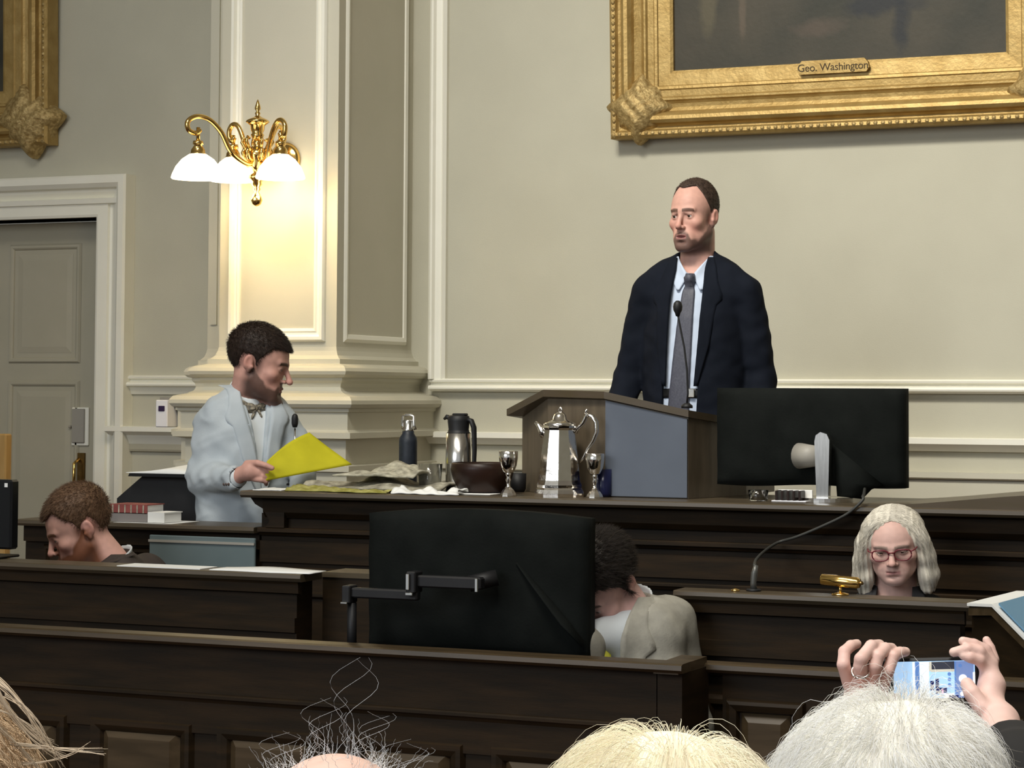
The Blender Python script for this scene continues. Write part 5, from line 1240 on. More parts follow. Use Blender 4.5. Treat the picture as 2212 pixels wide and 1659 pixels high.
# ============================ B: person in the white jacket, holding a yellow folder
def person_white():
    Y = 6.66; px = 530; a = facing(px); base = PY(px, 850, Y); k = (base-EYE).dot(AX)/FPX
    ZF = .0
    o = empty('person', (base.x, Y, ZF), a+R(22), 'standing person in a white jacket and patterned bow tie looking down at the yellow folder', 'person')
    Mi = (Matrix.Translation(Vector((base.x, Y, ZF))) @ Matrix.Rotation(a+R(22), 4, 'Z')).inverted()
    loc = lambda px_, py_, d: Mi @ PD(px_, py_, d)
    D0 = (base-EYE).dot(AX)
    hc = loc(560, 783, D0-.02)
    hm = hmat4((hc.x, hc.y, hc.z), rx=17, ry=0, rz=56, s=(1.045, 1.045, 1.06))
    hfl = head_f(jaw=1.02, eye=.0014, nose=1.05); hf = xfm(hfl, hm)
    neck0 = loc(520, 850, D0+.0); sh1 = loc(452, 892, D0-.01); sh2 = loc(615, 888, D0+.04)
    nb = (sh1+sh2)/2; nb.z += .05
    elb = loc(440, 1030, D0-.06); wr = loc(512, 1032, D0-.26); hnd = loc(546, 1022, D0-.29)
    elb2 = loc(655, 985, D0+.02); wr2 = loc(650, 1060, D0-.12)
    T = lambda v: (v.x, v.y, v.z)
    # hand reaching over the desk end: palm, four fingers under and thumb over the folder
    hp = [loc(x, y, D0-d) for x, y, d in ((520, 1024, .27), (541, 1018, .285), (560, 1020, .29))]
    fingers = []
    for i in range(4):
        y0 = 1006+9*i
        fingers.append(([loc(556-2*i, y0+2, D0-.285-.004*i), loc(574-3*i, y0+4, D0-.30-.004*i), loc(586-4*i, y0+8, D0-.295-.003*i), loc(590-5*i, y0+13, D0-.285)], [.0095, .0088, .008, .007]))
    thumb = ([loc(534, 1002, D0-.28), loc(556, 1000, D0-.31), loc(574, 1005, D0-.325), loc(588, 1011, D0-.325)], [.013, .011, .0095, .008])
    def body(P):
        d = hf(P)
        hb = hm @ Vector((0, .02, -.05))
        d = smin(d, cap(P, T(hb), T(nb+Vector((.0, .0, .0))), .054, .062), .025)
        d = smin(d, cap(P, T(sh1+Vector((.04, 0, -.02))), T(sh2+Vector((-.04, 0, -.02))), .055), .05)
        d = smin(d, ell(P, (nb.x, nb.y, nb.z-.27), (.14, .09, .26)), .05)
        d = smin(d, chain(P, [T(sh1+Vector((.03, 0, -.03))), T(elb), T(wr)], [.045, .036, .026]), .02)
        d = smin(d, chain(P, [T(sh2+Vector((-.03, 0, -.03))), T(elb2), T(wr2)], [.045, .036, .026]), .02)
        h = chain(P, [T(hp[0]), T(hp[1]), T(hp[2])], [.026, .031, .026], .01)
        for pts, rs in fingers: h = smin(h, chain(P, [T(p) for p in pts], rs), .006)
        h = smin(h, chain(P, [T(p) for p in thumb[0]], thumb[1]), .007)
        return smin(d, h, .012)
    def cf(V):
        C = head_cols(tolocal(V, hm), (.58,.32,.26), lip=(.36,.14,.13), beard=((.07,.04,.03), .85, .010), brow=(.05,.028,.02), cheek=.6)
        return C
    lo = (nb.x-.34, nb.y-.48, nb.z-.5); hi_ = (nb.x+.34, nb.y+.3, hc.z+.17)
    sdf_obj('body', body, lo, hi_, .0030, M_skin, o, cf)
    eyes(o, hm, 1, (0, -.5))
    mask = hairline([(0, .062), (20, .064), (40, .062), (52, .055), (62, .035), (72, .012), (82, -.030), (90, -.02), (100, .015), (116, .02), (130, -.02), (150, -.060), (180, -.075)])
    short_hair(o, hfl, hm, mask, lambda P: .003+.006*np.clip((P[:, 2]-.01)/.06, 0, 1), (.028, .017, .012), n=12000, ln=.009, seed=5, rad=.0006, flow=(0, -.5, -.3))
    # shirt and jacket
    tc = nb; z0 = nb.z-.52
    wr_ = lambda P: .008*nz3(P*V3(1, 1, .6), 17, 4)+.006*np.abs(nz3(P*V3(1, 1, 1.5), 24, 1))+.003*nz3(P, 44, 2)
    def torso(P, g=0.0):
        Q = P-V3(tc.x, tc.y, tc.z)
        d = ell(Q, (0, 0, -.24), (.178+g, .125+g, .27))
        d = smin(d, cap(P, T(sh1+Vector((.035, 0, -.035))), T(sh2+Vector((-.035, 0, -.035))), .060+g), .06)
        d = smin(d, cap(Q, (0, .02, .0), (.08, .01, -.05), .055+g), .04); d = smin(d, cap(Q, (0, .02, .0), (-.08, .01, -.05), .055+g), .04)
        d = smin(d, ell(Q, (0, 0, -.52), (.175+g, .135+g, .26)), .08)
        return smax(d, -(Q[:, 2]+.75), .01)
    sdf_obj('shirt', lambda P: smax(smax(torso(P, -.010), P[:, 2]-tc.z-.0, .01), -(P[:, 2]-tc.z+.5), .01)+.001*nz3(P, 60), (tc.x-.25, tc.y-.2, tc.z-.52), (tc.x+.25, tc.y+.2, tc.z+.04), .007, M_wshirt, o)
    def cb(P):
        Q = P-V3(tc.x, tc.y, tc.z); return smax(smax(np.abs(cap(Q, (.004, .0, .09), (0, -.008, -.04), .060, .066))-.003, Q[:, 2]-.035-.55*np.clip(Q[:, 1], -.07, .06), .003), -(Q[:, 2]+.05), .003)
    sdf_obj('collar_band', cb, (tc.x-.09, tc.y-.09, tc.z-.06), (tc.x+.09, tc.y+.09, tc.z+.09), .0035, M_wshirt, o)
    def jacket(P):
        Q = P-V3(tc.x, tc.y, tc.z); w = wr_(P)
        d = torso(P, .008)+w
        d = smin(d, chain(P, [T(sh1+Vector((.018, 0, -.045))), T(elb), T(wr+(elb-wr)*.05)], [.068, .060, .047], .02)+w*1.2, .02)
        d = smin(d, chain(P, [T(sh2+Vector((-.02, 0, -.045))), T(elb2), T(wr2)], [.066, .055, .042], .02)+w, .02)
        d = smax(d, -cap(Q, (0, -.005, -.02), (0, -.02, .2), .060, .072), .006)
        z = Q[:, 2]; hw_ = np.interp(z, [-.34, -.12, 0.0, .05], [-.004, .022, .040, .050])
        d = smax(d, -np.maximum(np.abs(Q[:, 0])-hw_, Q[:, 1]), .005)
        e = (wr-elb).normalized(); d = smax(d, -cap(P, T(wr-e*.02), T(wr+e*.1), .034), .003)
        return d
    jk = sdf_obj('jacket', jacket, (tc.x-.36, tc.y-.5, tc.z-.80), (tc.x+.36, tc.y+.3, tc.z+.10), .006, M_wjack, o)
    tf = lambda P: torso(P, .008)
    for sx in (-1, 1):
        rr = [(.045, .048, .076), (-.02, .050, .092), (-.075, .042, .115), (-.09, .040, .094), (-.20, .018, .070), (-.33, .0, .014)]
        rr = [(z+tc.z, (p*sx if sx > 0 else -q)+tc.x, (q*sx if sx > 0 else -p)+tc.x) for z, p, q in rr]
        conform('lapel', tf, rows(rr, 24), M_wjack, jk, off=.010, th=.006, nx=6)
    # bow tie
    by = front_y(lambda P: np.minimum(torso(P, -.010), cb(P)), tc.x, tc.z-.03); t = MB()
    bx, bz = tc.x, tc.z-.035
    t.add(*blob((bx, by-.008, bz), (.011, .009, .012), 12, 8), True)
    for sx in (-1, 1):
        vs = []; fs = []; n, m_ = 8, 10
        for i in range(n+1):
            u = i/n; hh = .010+.022*u**.8+.002*math.sin(u*9)
            for j in range(m_+1):
                v = j/m_*2-1; vs.append((bx+sx*(.006+.044*u), by-.010-.010*math.cos(v*1.5)*(1-.4*u)+.012*u+.002*math.sin(v*9), bz+hh*v-.006*u))
        q = len(vs); vs += [(x, y+.010, z) for x, y, z in vs]
        for i in range(n):
            for j in range(m_): a_ = i*(m_+1)+j; fs += [(a_, a_+1, a_+m_+2, a_+m_+1), (q+a_, q+a_+1, q+a_+m_+2, q+a_+m_+1)]
        per = list(range(m_+1))+[i*(m_+1)+m_ for i in range(1, n+1)]+[n*(m_+1)+j for j in range(m_-1, -1, -1)]+[i*(m_+1) for i in range(n-1, 0, -1)]
        fs += [(per[w], per[(w+1) % len(per)], q+per[(w+1) % len(per)], q+per[w]) for w in range(len(per))]
        t.add(vs, fs, True)
        t.tube([(bx+sx*.006, by-.012, bz-.008), (bx+sx*.016, by-.014, bz-.03), (bx+sx*.020, by-.012, bz-.045)], [.008, .009, .003], 8, flat=.5)
    t.build('bow_tie', M_bow, o)
    # cuff and buttons
    e = (wr-elb).normalized(); t = MB(); t.tube([T(wr-e*.012), T(wr+e*.018)], [.033, .031], 20); t.build('shirt_cuff', M_wshirt, o)
    bpos = loc(484, 1046, D0-.26); P0 = bpos; 
    dirc = (Mi.to_3x3() @ ray(484, 1046)).normalized(); q0 = Mi @ EYE
    for n_ in range(3):     # buttons on the sleeve found by marching towards it
        rr_ = (Mi.to_3x3() @ ray(484+n_*5, 1046-n_*0)); tt = np.linspace(D0-.45, D0, 600); PP = np.array([[q0.x+rr_.x*t_, q0.y+rr_.y*t_, q0.z+rr_.z*t_] for t_ in tt], F); dd = jacket(PP); i = int(np.argmax(dd < 0)); p = Vector([float(v) for v in PP[i]])
        t = MB(); t.add(*blob(p, (.0055, .004, .0055), 10, 6), True); t.build('cuff_button', M_btn, jk)
    trousers(o, .0, 1.0, M_wjack, M_shoe, dx=.09, y=nb.y)
    return o, Mi, loc, D0
pB, _MiB, locB, D0B = person_white()
# yellow folder held in that hand
def folder():
    P4 = [PD(568, 1040, D0B-.305), PD(760, 1004, D0B-.20), PD(668, 934, D0B-.16), PD(577, 996, D0B-.29)]
    c0_, c1_, c2_, c3_ = P4
    c1_.z = max(c1_.z, ZT+.055)
    nx, ny = 20, 12; vs = []
    nrm = (c1_-c0_).cross(c3_-c0_).normalized()
    for s in (0, 1):
        for i in range(nx+1):
            for j in range(ny+1):
                u, v = i/nx, j/ny
                p = (c0_*(1-u)+c1_*u)*(1-v)+(c3_*(1-u)+c2_*u)*v
                p = p+nrm*(.010*math.sin(u*3.0+.4)*(1-v)+.006*math.sin(v*4+u*2)+s*.004); p.z += .012*math.sin(math.pi*u)*v
                vs.append(p)
    n1 = (nx+1)*(ny+1); fs = []
    for s in (0, 1):
        for i in range(nx):
            for j in range(ny): a_ = s*n1+i*(ny+1)+j; fs.append((a_, a_+1, a_+ny+2, a_+ny+1))
    per = list(range(ny+1))+[i*(ny+1)+ny for i in range(1, nx+1)]+[nx*(ny+1)+j for j in range(ny-1, -1, -1)]+[i*(ny+1) for i in range(nx-1, 0, -1)]
    fs += [(per[w], per[(w+1) % len(per)], n1+per[(w+1) % len(per)], n1+per[w]) for w in range(len(per))]
    o = MB().add(vs, fs, True).build('yellow_folder', M_yell); tag(set_origin(o, c0_), 'bright yellow folder held over the newspapers by the person in the white jacket', 'folder')
folder()
# ============================ generic seated person (head + jacketed shoulders)
def seated(px, Y, eye_px, turn, pitch, label, jw, skin, lip, beard, brow, hairtab, hcol, hthick, neck_back, sh, jm, hs=1.0, hdepth=0.0, eye=.0018, roll=0, hairn=9000, hln=.010, body_turn=None, seed=4, collar=M_wshirt, nose=1.0, flow=(0, .4, -.5), shirt_open=None, full=0.0, sleeves=True, LG=.24):
    a = facing(px); base = PY(px, 850, Y); D0 = (base-EYE).dot(AX); bt = turn if body_turn is None else body_turn
    o = empty('person', (base.x, Y, 0), a+R(bt), label, 'person')
    Mi = (Matrix.Translation(Vector((base.x, Y, 0))) @ Matrix.Rotation(a+R(bt), 4, 'Z')).inverted()
    loc = lambda x, y, d=0: Mi @ PD(x, y, D0+d)
    hc = loc(eye_px[0], eye_px[1], hdepth)
    hm = hmat4(hc, rx=pitch, ry=roll, rz=turn-bt, s=hs if isinstance(hs, tuple) else (hs, hs, hs))
    hfl = head_f(jaw=jw, eye=eye, nose=nose, full=full); hf = xfm(hfl, hm)
    nb = loc(neck_back[0], neck_back[1], neck_back[2]); s1 = loc(*sh[0]); s2 = loc(*sh[1]); T = lambda v: (v.x, v.y, v.z)
    e1 = s1+Vector((-.03, .02, -.28)); e2 = s2+Vector((.03, .02, -.28)); w1 = Vector((nb.x-.10, nb.y-.19, e1.z-.03)); w2 = Vector((nb.x+.10, nb.y-.19, e2.z-.03))
    def hand(P, w, sg):
        d = ell(P, (w.x, w.y-.05, w.z), (.038, .05, .018))
        for i in range(4): x = w.x-.027+.018*i; d = smin(d, chain(P, [(x, w.y-.09, w.z), (x, w.y-.13, w.z+.004), (x, w.y-.155+.006*abs(i-1.5), w.z-.008)], [.009, .008, .007]), .006)
        return smin(d, chain(P, [(w.x-sg*.028, w.y-.04, w.z), (w.x-sg*.048, w.y-.075, w.z), (w.x-sg*.05, w.y-.10, w.z-.004)], [.012, .010, .008]), .008)
    def body(P):
        d = hf(P); hb = hm @ Vector((0, .025, -.05))
        d = smin(d, cap(P, T(hb), T(nb), .052, .060), .025)
        d = smin(d, cap(P, T(s1+(s2-s1)*.25+Vector((0, 0, -.015))), T(s2+(s1-s2)*.25+Vector((0, 0, -.015))), .032), .03)
        d = smin(d, ell(P, (nb.x, nb.y, nb.z-.26), (.12, .075, .23)), .04)
        if sleeves:
            for s_, e_, w_, g in ((s1+(s2-s1)*.14, e1, w1, -1), (s2+(s1-s2)*.14, e2, w2, 1)):
                d = smin(d, chain(P, [T(s_), T(e_), T(w_)], [.042, .034, .025]), .02); d = smin(d, hand(P, w_, g), .012)
        return d
    cf = lambda V: head_cols(tolocal(V, hm), skin, lip=lip, beard=beard, brow=brow, cheek=.65)
    sdf_obj('body', body, (nb.x-.33, min(nb.y-.54, hc.y-.2), nb.z-.42), (nb.x+.33, max(nb.y, hc.y)+.24, max(hc.z+.17, nb.z+.1)), .0030, M_skin, o, cf)
    eyes(o, hm, 1, (0, -.4))
    if hairtab is not None:
        short_hair(o, hfl, hm, hairline(hairtab), hthick, hcol, n=hairn, ln=hln, seed=seed, flow=flow, rad=.0006)
    w_ = lambda P: .006*nz3(P*V3(1, 1, .6), 16, seed)+.0025*nz3(P, 42, 2)
    def torso(P, g=0.0):
        Q = P-V3(*T(nb)); d = ell(Q, (0, 0, -.25), (.172+g, .125+g, .27))
        d = smin(d, cap(P, T(s1+(s2-s1)*.12), T(s2+(s1-s2)*.12), .055+g), .06)
        d = smin(d, cap(Q, (0, .01, -.01), (.08, .005, -.05), .053+g), .04); d = smin(d, cap(Q, (0, .01, -.01), (-.08, .005, -.05), .053+g), .04)
        return smax(d, -(Q[:, 2]+.44), .02)
    so = shirt_open or .045
    def jacket(P):
        Q = P-V3(*T(nb)); d = torso(P, .008)+w_(P); z = Q[:, 2]; hw_ = np.interp(z, [-.32, -.1, .05], [0, so, so+.012]); d = smax(d, -np.maximum(np.abs(Q[:, 0])-hw_, Q[:, 1]), .005)
        if sleeves:
            for s_, e_, ww in ((s1+(s2-s1)*.08+Vector((0, 0, -.01)), e1, w1), (s2+(s1-s2)*.08+Vector((0, 0, -.01)), e2, w2)): d = smin(d, chain(P, [T(s_), T(e_), T(ww)], [.064, .054, .040], .02)+w_(P), .02)
            for ww in (w1, w2): d = smax(d, -cap(P, (ww.x, ww.y+.01, ww.z), (ww.x, ww.y-.1, ww.z), .031), .003)
        return smax(d, -cap(Q, (0, -.01, -.03), (0, -.03, .2), .058, .072), .006)
    jk = sdf_obj('jacket', jacket, (nb.x-.36, nb.y-.42, nb.z-.46), (nb.x+.36, nb.y+.22, nb.z+.10), .007, jm, o)
    sdf_obj('shirt', lambda P: smax(smax(torso(P, -.008), P[:, 2]-nb.z-.01, .01), -(P[:, 2]-nb.z+.42), .01), (nb.x-.22, nb.y-.18, nb.z-.44), (nb.x+.22, nb.y+.18, nb.z+.04), .008, collar, o)
    def cb(P):
        Q = P-V3(*T(nb)); return smax(smax(np.abs(cap(Q, (.0, .0, .09), (0, -.012, -.04), .060, .066))-.003, Q[:, 2]-.035-.5*np.clip(Q[:, 1], -.07, .06), .003), -(Q[:, 2]+.05), .003)
    sdf_obj('collar_band', cb, (nb.x-.09, nb.y-.10, nb.z-.06), (nb.x+.09, nb.y+.09, nb.z+.09), .004, collar, o)
    tf = lambda P: torso(P, .008)
    for sx in (-1, 1):
        rr = [(.04, .048, .078), (-.03, .050, .094), (-.08, .046, .116), (-.095, .044, .096), (-.20, .022, .070), (-.31, .0, .012)]
        rr = [(z+nb.z, (p*sx if sx > 0 else -q)+nb.x, (q*sx if sx > 0 else -p)+nb.x) for z, p, q in rr]
        conform('lapel', tf, rows(rr, 20), jm, jk, off=.009, th=.006, nx=6)
    # lap and legs on a chair
    hipz = max(.52, nb.z-.52)
    f = lambda P: smin(smin(cap(P, (nb.x-.09, nb.y+.04, .52), (nb.x-.11, nb.y-LG, .53), .085, .065), cap(P, (nb.x+.09, nb.y+.04, .52), (nb.x+.11, nb.y-LG, .53), .085, .065), .04), smin(cap(P, (nb.x-.11, nb.y-LG, .52), (nb.x-.11, nb.y-LG+.02, .10), .065, .05), cap(P, (nb.x+.11, nb.y-LG, .52), (nb.x+.11, nb.y-LG+.02, .10), .065, .05), .001), .03)
    g = lambda P: smin(f(P), cap(P, (nb.x, nb.y+.04, .54), (nb.x, nb.y, nb.z-.38), .13, .12), .06)
    sdf_obj('trousers', g, (nb.x-.26, nb.y-.5, .03), (nb.x+.26, nb.y+.24, nb.z-.22), .014, M_dark, o)
    for sx in (-1, 1):
        c_ = (nb.x+sx*.11, nb.y-LG-.02, .038); q = lambda P: smax(smin(ell(P, c_, (.045, .135, .04)), cap(P, (c_[0], c_[1]+.05, .05), (c_[0], c_[1]+.04, .10), .04), .03), -(P[:, 2]-.003), .004)
        sdf_obj('shoe', q, (c_[0]-.07, c_[1]-.16, -.01), (c_[0]+.07, c_[1]+.13, .16), .01, M_shoe, o)
    # office chair
    cp_ = Mi.inverted() @ Vector((nb.x, nb.y+.0, 0)); ch = empty('office_chair', (cp_.x, cp_.y, 0), a+R(bt), 'dark chair under the '+' '.join(label.replace('seated ', '').replace(',', '').split()[:9]), 'chair')
    MB().box(-.2, .2, -.16, .2, .375, .425, bev=.02).build('seat', M_black, ch)
    for xx in (-.19, .16):
        for yy in (-.15, .16): MB().box(xx, xx+.03, yy, yy+.03, 0, .376).build('leg', M_black, ch)
    return o, Mi, loc, hm, hf, hfl, nb
# ============================ C: bearded person, left
seated(215, 5.86, (170, 1140), -82, 27, 'seated person with short ginger hair and beard, head bowed, at the left clerk desk', 1.05, (.80,.46,.38), (.50,.2,.18),
       ((.22,.075,.03), .92, .026), (.26,.13,.07), [(0, .066), (15, .070), (32, .084), (45, .070), (56, .048), (68, .030), (80, -.010), (90, .0), (104, .03), (122, .0), (140, -.045), (180, -.070)],
       (.150, .085, .048), lambda P: .004+.008*np.clip((P[:, 2]-.03)/.06, 0, 1), (243, 1222, .02), ((190, 1275, -.16), (330, 1235, .17)), M_brown, hs=(1.0, 1.0, 1.05), body_turn=-60, seed=7, flow=(0, -.5, -.1))
# ============================ D: person in grey jacket, head bent, behind the covered monitor
D_ = seated(1370, 5.20, (1302, 1262), -40, 48, 'person in a grey-beige jacket and yellow tie bent low behind the large monitor', 1.0, (.72,.45,.40), (.4,.2,.18),
       None, (.05,.03,.02), [(0, .060), (30, .066), (45, .060), (60, .04), (72, .01), (82, -.03), (92, -.01), (108, .02), (128, -.02), (150, -.065), (180, -.085)],
       (.026, .020, .016), lambda P: .007+.010*np.clip((P[:, 2])/.07, 0, 1), (1356, 1320, .02), ((1236, 1392, -.13), (1464, 1336, .06)), M_gjack, hs=.98, body_turn=-25, seed=9, hairn=11000, hln=.016, shirt_open=.07)
o_, Mi_, loc_, hm_, hf_, hfl_, nb_ = D_
rr = [(-.045, -.024, .012), (-.07, -.024, .014), (-.08, -.020, .010), (-.11, -.028, .018), (-.34, -.04, .036)]
conform('necktie', lambda P: ell(P-V3(nb_.x, nb_.y, nb_.z), (0, 0, -.19), (.17, .140, .25)), rows([(z+nb_.z, a+nb_.x, b+nb_.x) for z, a, b in rr], 16), M_ytie, o_, off=.034, th=.006, nx=6)
# ============================ E: grey-haired person with glasses
M_cardigan = mat('dark_cardigan', (.02,.02,.022), .85)
E_ = seated(1935, 5.94, (1931, 1176), -4, 12, 'seated person with long grey hair and dark red glasses behind the right clerk desk', .98, (.66,.42,.36), (.45,.19,.18),
       None, (.30,.22,.18), None, None, None, (1935, 1296, .03), ((1860, 1335, 0), (2020, 1335, 0)), M_cardigan, hs=(.93, .95, .80), body_turn=-4, seed=12, eye=.0016, roll=-4, full=.7)
oE, MiE, locE, hmE, hfE, hflE, nbE = E_
# glasses
t = MB()
def lensring(sd):
    pts = []
    for i in range(25):
        a = 2*math.pi*i/24; ca, sa = math.cos(a), math.sin(a)
        x = .0245*abs(ca)**.75*(1 if ca > 0 else -1); z = .0185*abs(sa)**.8*(1 if sa > 0 else -1)
        pts.append(hmE @ Vector((sd*(.0325)+x, -.1045+.35*abs(x+.0*sd)*.3+(.006 if x*sd > .015 else 0), -.004+z)))
    return pts
for sd in (1, -1): t.tube(lensring(sd), .0019, 8)
t.tube([hmE @ Vector(p) for p in ((-.0085, -.104, .004), (0, -.109, .006), (.0085, -.104, .004))], .0020, 8)
gl = t.build('glasses', M_redfr, oE)
for sd in (1, -1):
    t = MB(); t.tube([hmE @ Vector(p) for p in ((sd*.057, -.097, .006), (sd*.068, -.085, .008), (sd*.078, -.01, .006), (sd*.079, .02, .0))], .0018, 6); t.build('temple_arm', M_redfr, gl)
    c = [p for p in lensring(sd)[:-1]]; t = MB(); ctr_ = sum(c, Vector())/len(c); t.add([tuple(p) for p in c]+[tuple(ctr_)], [(i, (i+1) % 24, 24) for i in range(24)]); t.build('lens', M_lens, gl)
# long straight hair parted in the middle: a soft shell plus strands
hmi = np.array(hmE)
def longhair_shell(P):
    S = P.copy(); S[:, 0] = np.abs(S[:, 0])
    d = ell(S, (0, .026, .042), (.088, .104, .088))
    side = chain(S, [(.050, -.020, .075), (.078, -.030, .020), (.090, -.028, -.04), (.094, -.030, -.10), (.090, -.035, -.150)], [.030, .026, .026, .027, .020], .02)
    back = ell(S, (0, .055, -.06), (.088, .055, .13))
    d = smin(smin(d, side, .03), back, .04)
    # face opening: pointed arch
    w = np.interp(S[:, 2], [-.16, -.10, -.03, .03, .07, .095, .105], [.062, .062, .060, .056, .038, .012, -.02])
    open_ = np.maximum(S[:, 0]-w, S[:, 1]+.015)
    d = smax(d, -open_, .008)
    d = smax(d, -cap(S, (0, .0, -.06), (0, -.02, -.25), .056), .01)
    return d+.0018*np.sin(S[:, 0]*420+S[:, 2]*25+3*nz3(P, 12))*np.clip(1.2-P[:, 2]*6, .3, 1)+.003*nz3(P, 35)
V, Q = nets(longhair_shell, (-.13, -.14, -.20), (.13, .18, .15), .0032)
Vw = V@hmi[:3, :3].T+hmi[:3, 3]; C = np.array([.62,.575,.48])*(1+.20*np.sin(V[:, 0]*300+V[:, 2]*12+3*nz3(V, 15)))[:, None]
C *= (1-.25*np.clip((V[:, 2]+.02)/.1, 0, 1)*np.clip((.03-np.abs(V[:, 0]))/.03, 0, 1))[:, None]
hr = mesh_np('hair', Vw, Q, M_hair, oE, np.clip(C, 0, .9))
rg = np.random.default_rng(2); NS = 2600; sgn = np.where(rg.random(NS) < .5, -1, 1); ph = rg.uniform(-.3, 2.2, NS)
tt = np.linspace(0, 1, 14); paths = np.zeros((NS, 14, 3))
for i, u in enumerate(tt):
    zc = np.interp(u, [0, .15, .35, .6, 1], [.126, .105, .035, -.05, -.150]); rx_ = np.interp(u, [0, .15, .35, .6, 1], [.006, .058, .094, .108, .116]); ry = np.interp(u, [0, .15, .35, .6, 1], [.01, .055, .075, .065, .05])
    an = ph
    paths[:, i, 0] = sgn*rx_*np.clip(np.cos(an*.55-.15), .25, 1); paths[:, i, 1] = np.where(u < .3, -.03*u, -.01)+(ry*np.sin(an-.55))-.015; paths[:, i, 2] = zc
st = rg.uniform(-.06, .07, NS); paths[:, :, 1] += (st*np.ones((14, 1))*(1-.7*tt[:, None])).T
paths += rg.normal(size=(NS, 1, 3))*[.004, .004, .006]+np.cumsum(rg.normal(size=(NS, 14, 3))*.0012, axis=1)
Pl = paths.reshape(-1, 3).astype(F); e = .002; nr = np.stack([longhair_shell(Pl+np.eye(3, dtype=F)[i]*e)-longhair_shell(Pl-np.eye(3, dtype=F)[i]*e) for i in range(3)], 1); nr /= np.linalg.norm(nr, axis=1, keepdims=True)+1e-6
dd = longhair_shell(Pl)[:, None]; Pl = Pl-nr*np.where(dd > .004, (dd-.003)*.9, np.where(dd < .0, dd-.001, 0)); paths = Pl.reshape(NS, 14, 3)
for _ in range(4): paths[:, 1:-1] = .5*paths[:, 1:-1]+.25*(paths[:, :-2]+paths[:, 2:])
Pl = paths.reshape(-1, 3).astype(F); nr = np.stack([longhair_shell(Pl+np.eye(3, dtype=F)[i]*e)-longhair_shell(Pl-np.eye(3, dtype=F)[i]*e) for i in range(3)], 1); nr /= np.linalg.norm(nr, axis=1, keepdims=True)+1e-6
paths = (Pl-nr*(np.clip(longhair_shell(Pl), -.02, .02)[:, None]-.0014)).reshape(NS, 14, 3)
keep = ~((np.abs(paths[:, :, 0]) < .05) & (paths[:, :, 1] < -.05) & (paths[:, :, 2] < .085)).any(1); paths = paths[keep]
pw = paths@hmi[:3, :3].T+hmi[:3, 3]; strands('hair_strands', pw, .00042, M_hair, hr, np.array([.72,.67,.57])*(1+.25*rg.normal(size=(len(pw), 1))*.7))
# dangling earring
p = hmE @ Vector((.076, .0, -.075)); t = MB(); t.add(*blob(p, (.004, .004, .005), 10, 6), True); t.build('earring', M_chrome, oE)
# ============================ audience in front: heads seen from behind
def audience(px, top_y, d, label, skin, turn=180, tilt=-6, hs=1.0, sh_m=M_dark, dx=0.0):
    a = facing(px); p = PD(px, top_y, d); o = empty('person', (p.x, p.y, 0), a+R(turn), label, 'person')
    hz = p.z-.125*hs; hm = hmat4((0, 0, hz), rx=tilt, s=hs); hfl = head_f(eye=0, nose=1); hf = xfm(hfl, hm)
    def body(P):
        d_ = smin(hf(P), cap(P, (0, .03, hz-.06), (0, .05, hz-.20), .056, .064), .02)
        d_ = smin(d_, cap(P, (-.13, .05, hz-.27), (.13, .05, hz-.27), .06), .05)
        return smin(d_, ell(P, (0, .03, hz-.48), (.15, .10, .26)), .05)
    cf = lambda V: head_cols(tolocal(V, hm), skin, brow=(.4,.36,.3))
    sdf_obj('body', body, (-.24, -.18, hz-.75), (.24, .22, hz+.16), .005, M_skin, o, cf)
    def cloth(P):
        c_ = smin(cap(P, (-.15, .05, hz-.27), (.15, .05, hz-.27), .075), ell(P, (0, .03, hz-.50), (.19, .135, .30)), .07)
        return smax(c_, -cap(P, (0, .03, hz-.20), (0, .0, hz), .062), .01)+.004*nz3(P, 20)
    sdf_obj('top', cloth, (-.28, -.2, .40), (.28, .26, hz-.12), .012, sh_m, o)
    f = lambda P: smin(smin(cap(P, (-.09, .04, .50), (-.11, -.20, .50), .085, .065), cap(P, (.09, .04, .50), (.11, -.20, .50), .085, .065), .04), smin(cap(P, (-.11, -.20, .50), (-.11, -.18, .0), .062, .045), cap(P, (.11, -.20, .50), (.11, -.18, .0), .062, .045), .001), .03)
    sdf_obj('trousers', f, (-.24, -.48, .0), (.24, .16, .62), .015, M_dark, o)
    ch = empty('audience_chair', (p.x, p.y, 0), a+R(turn), 'dark seat under the '+label.split(',')[0], 'chair', 'audience seats')
    MB().box(-.2, .2, -.10, .2, .345, .395, bev=.02).build('seat', M_black, ch)
    for xx in (-.2, .17):
        for yy in (-.09, .16): MB().box(xx, xx+.03, yy, yy+.03, 0, .346).build('leg', M_black, ch)
    return o, hm, hfl, hz, a+R(turn), p
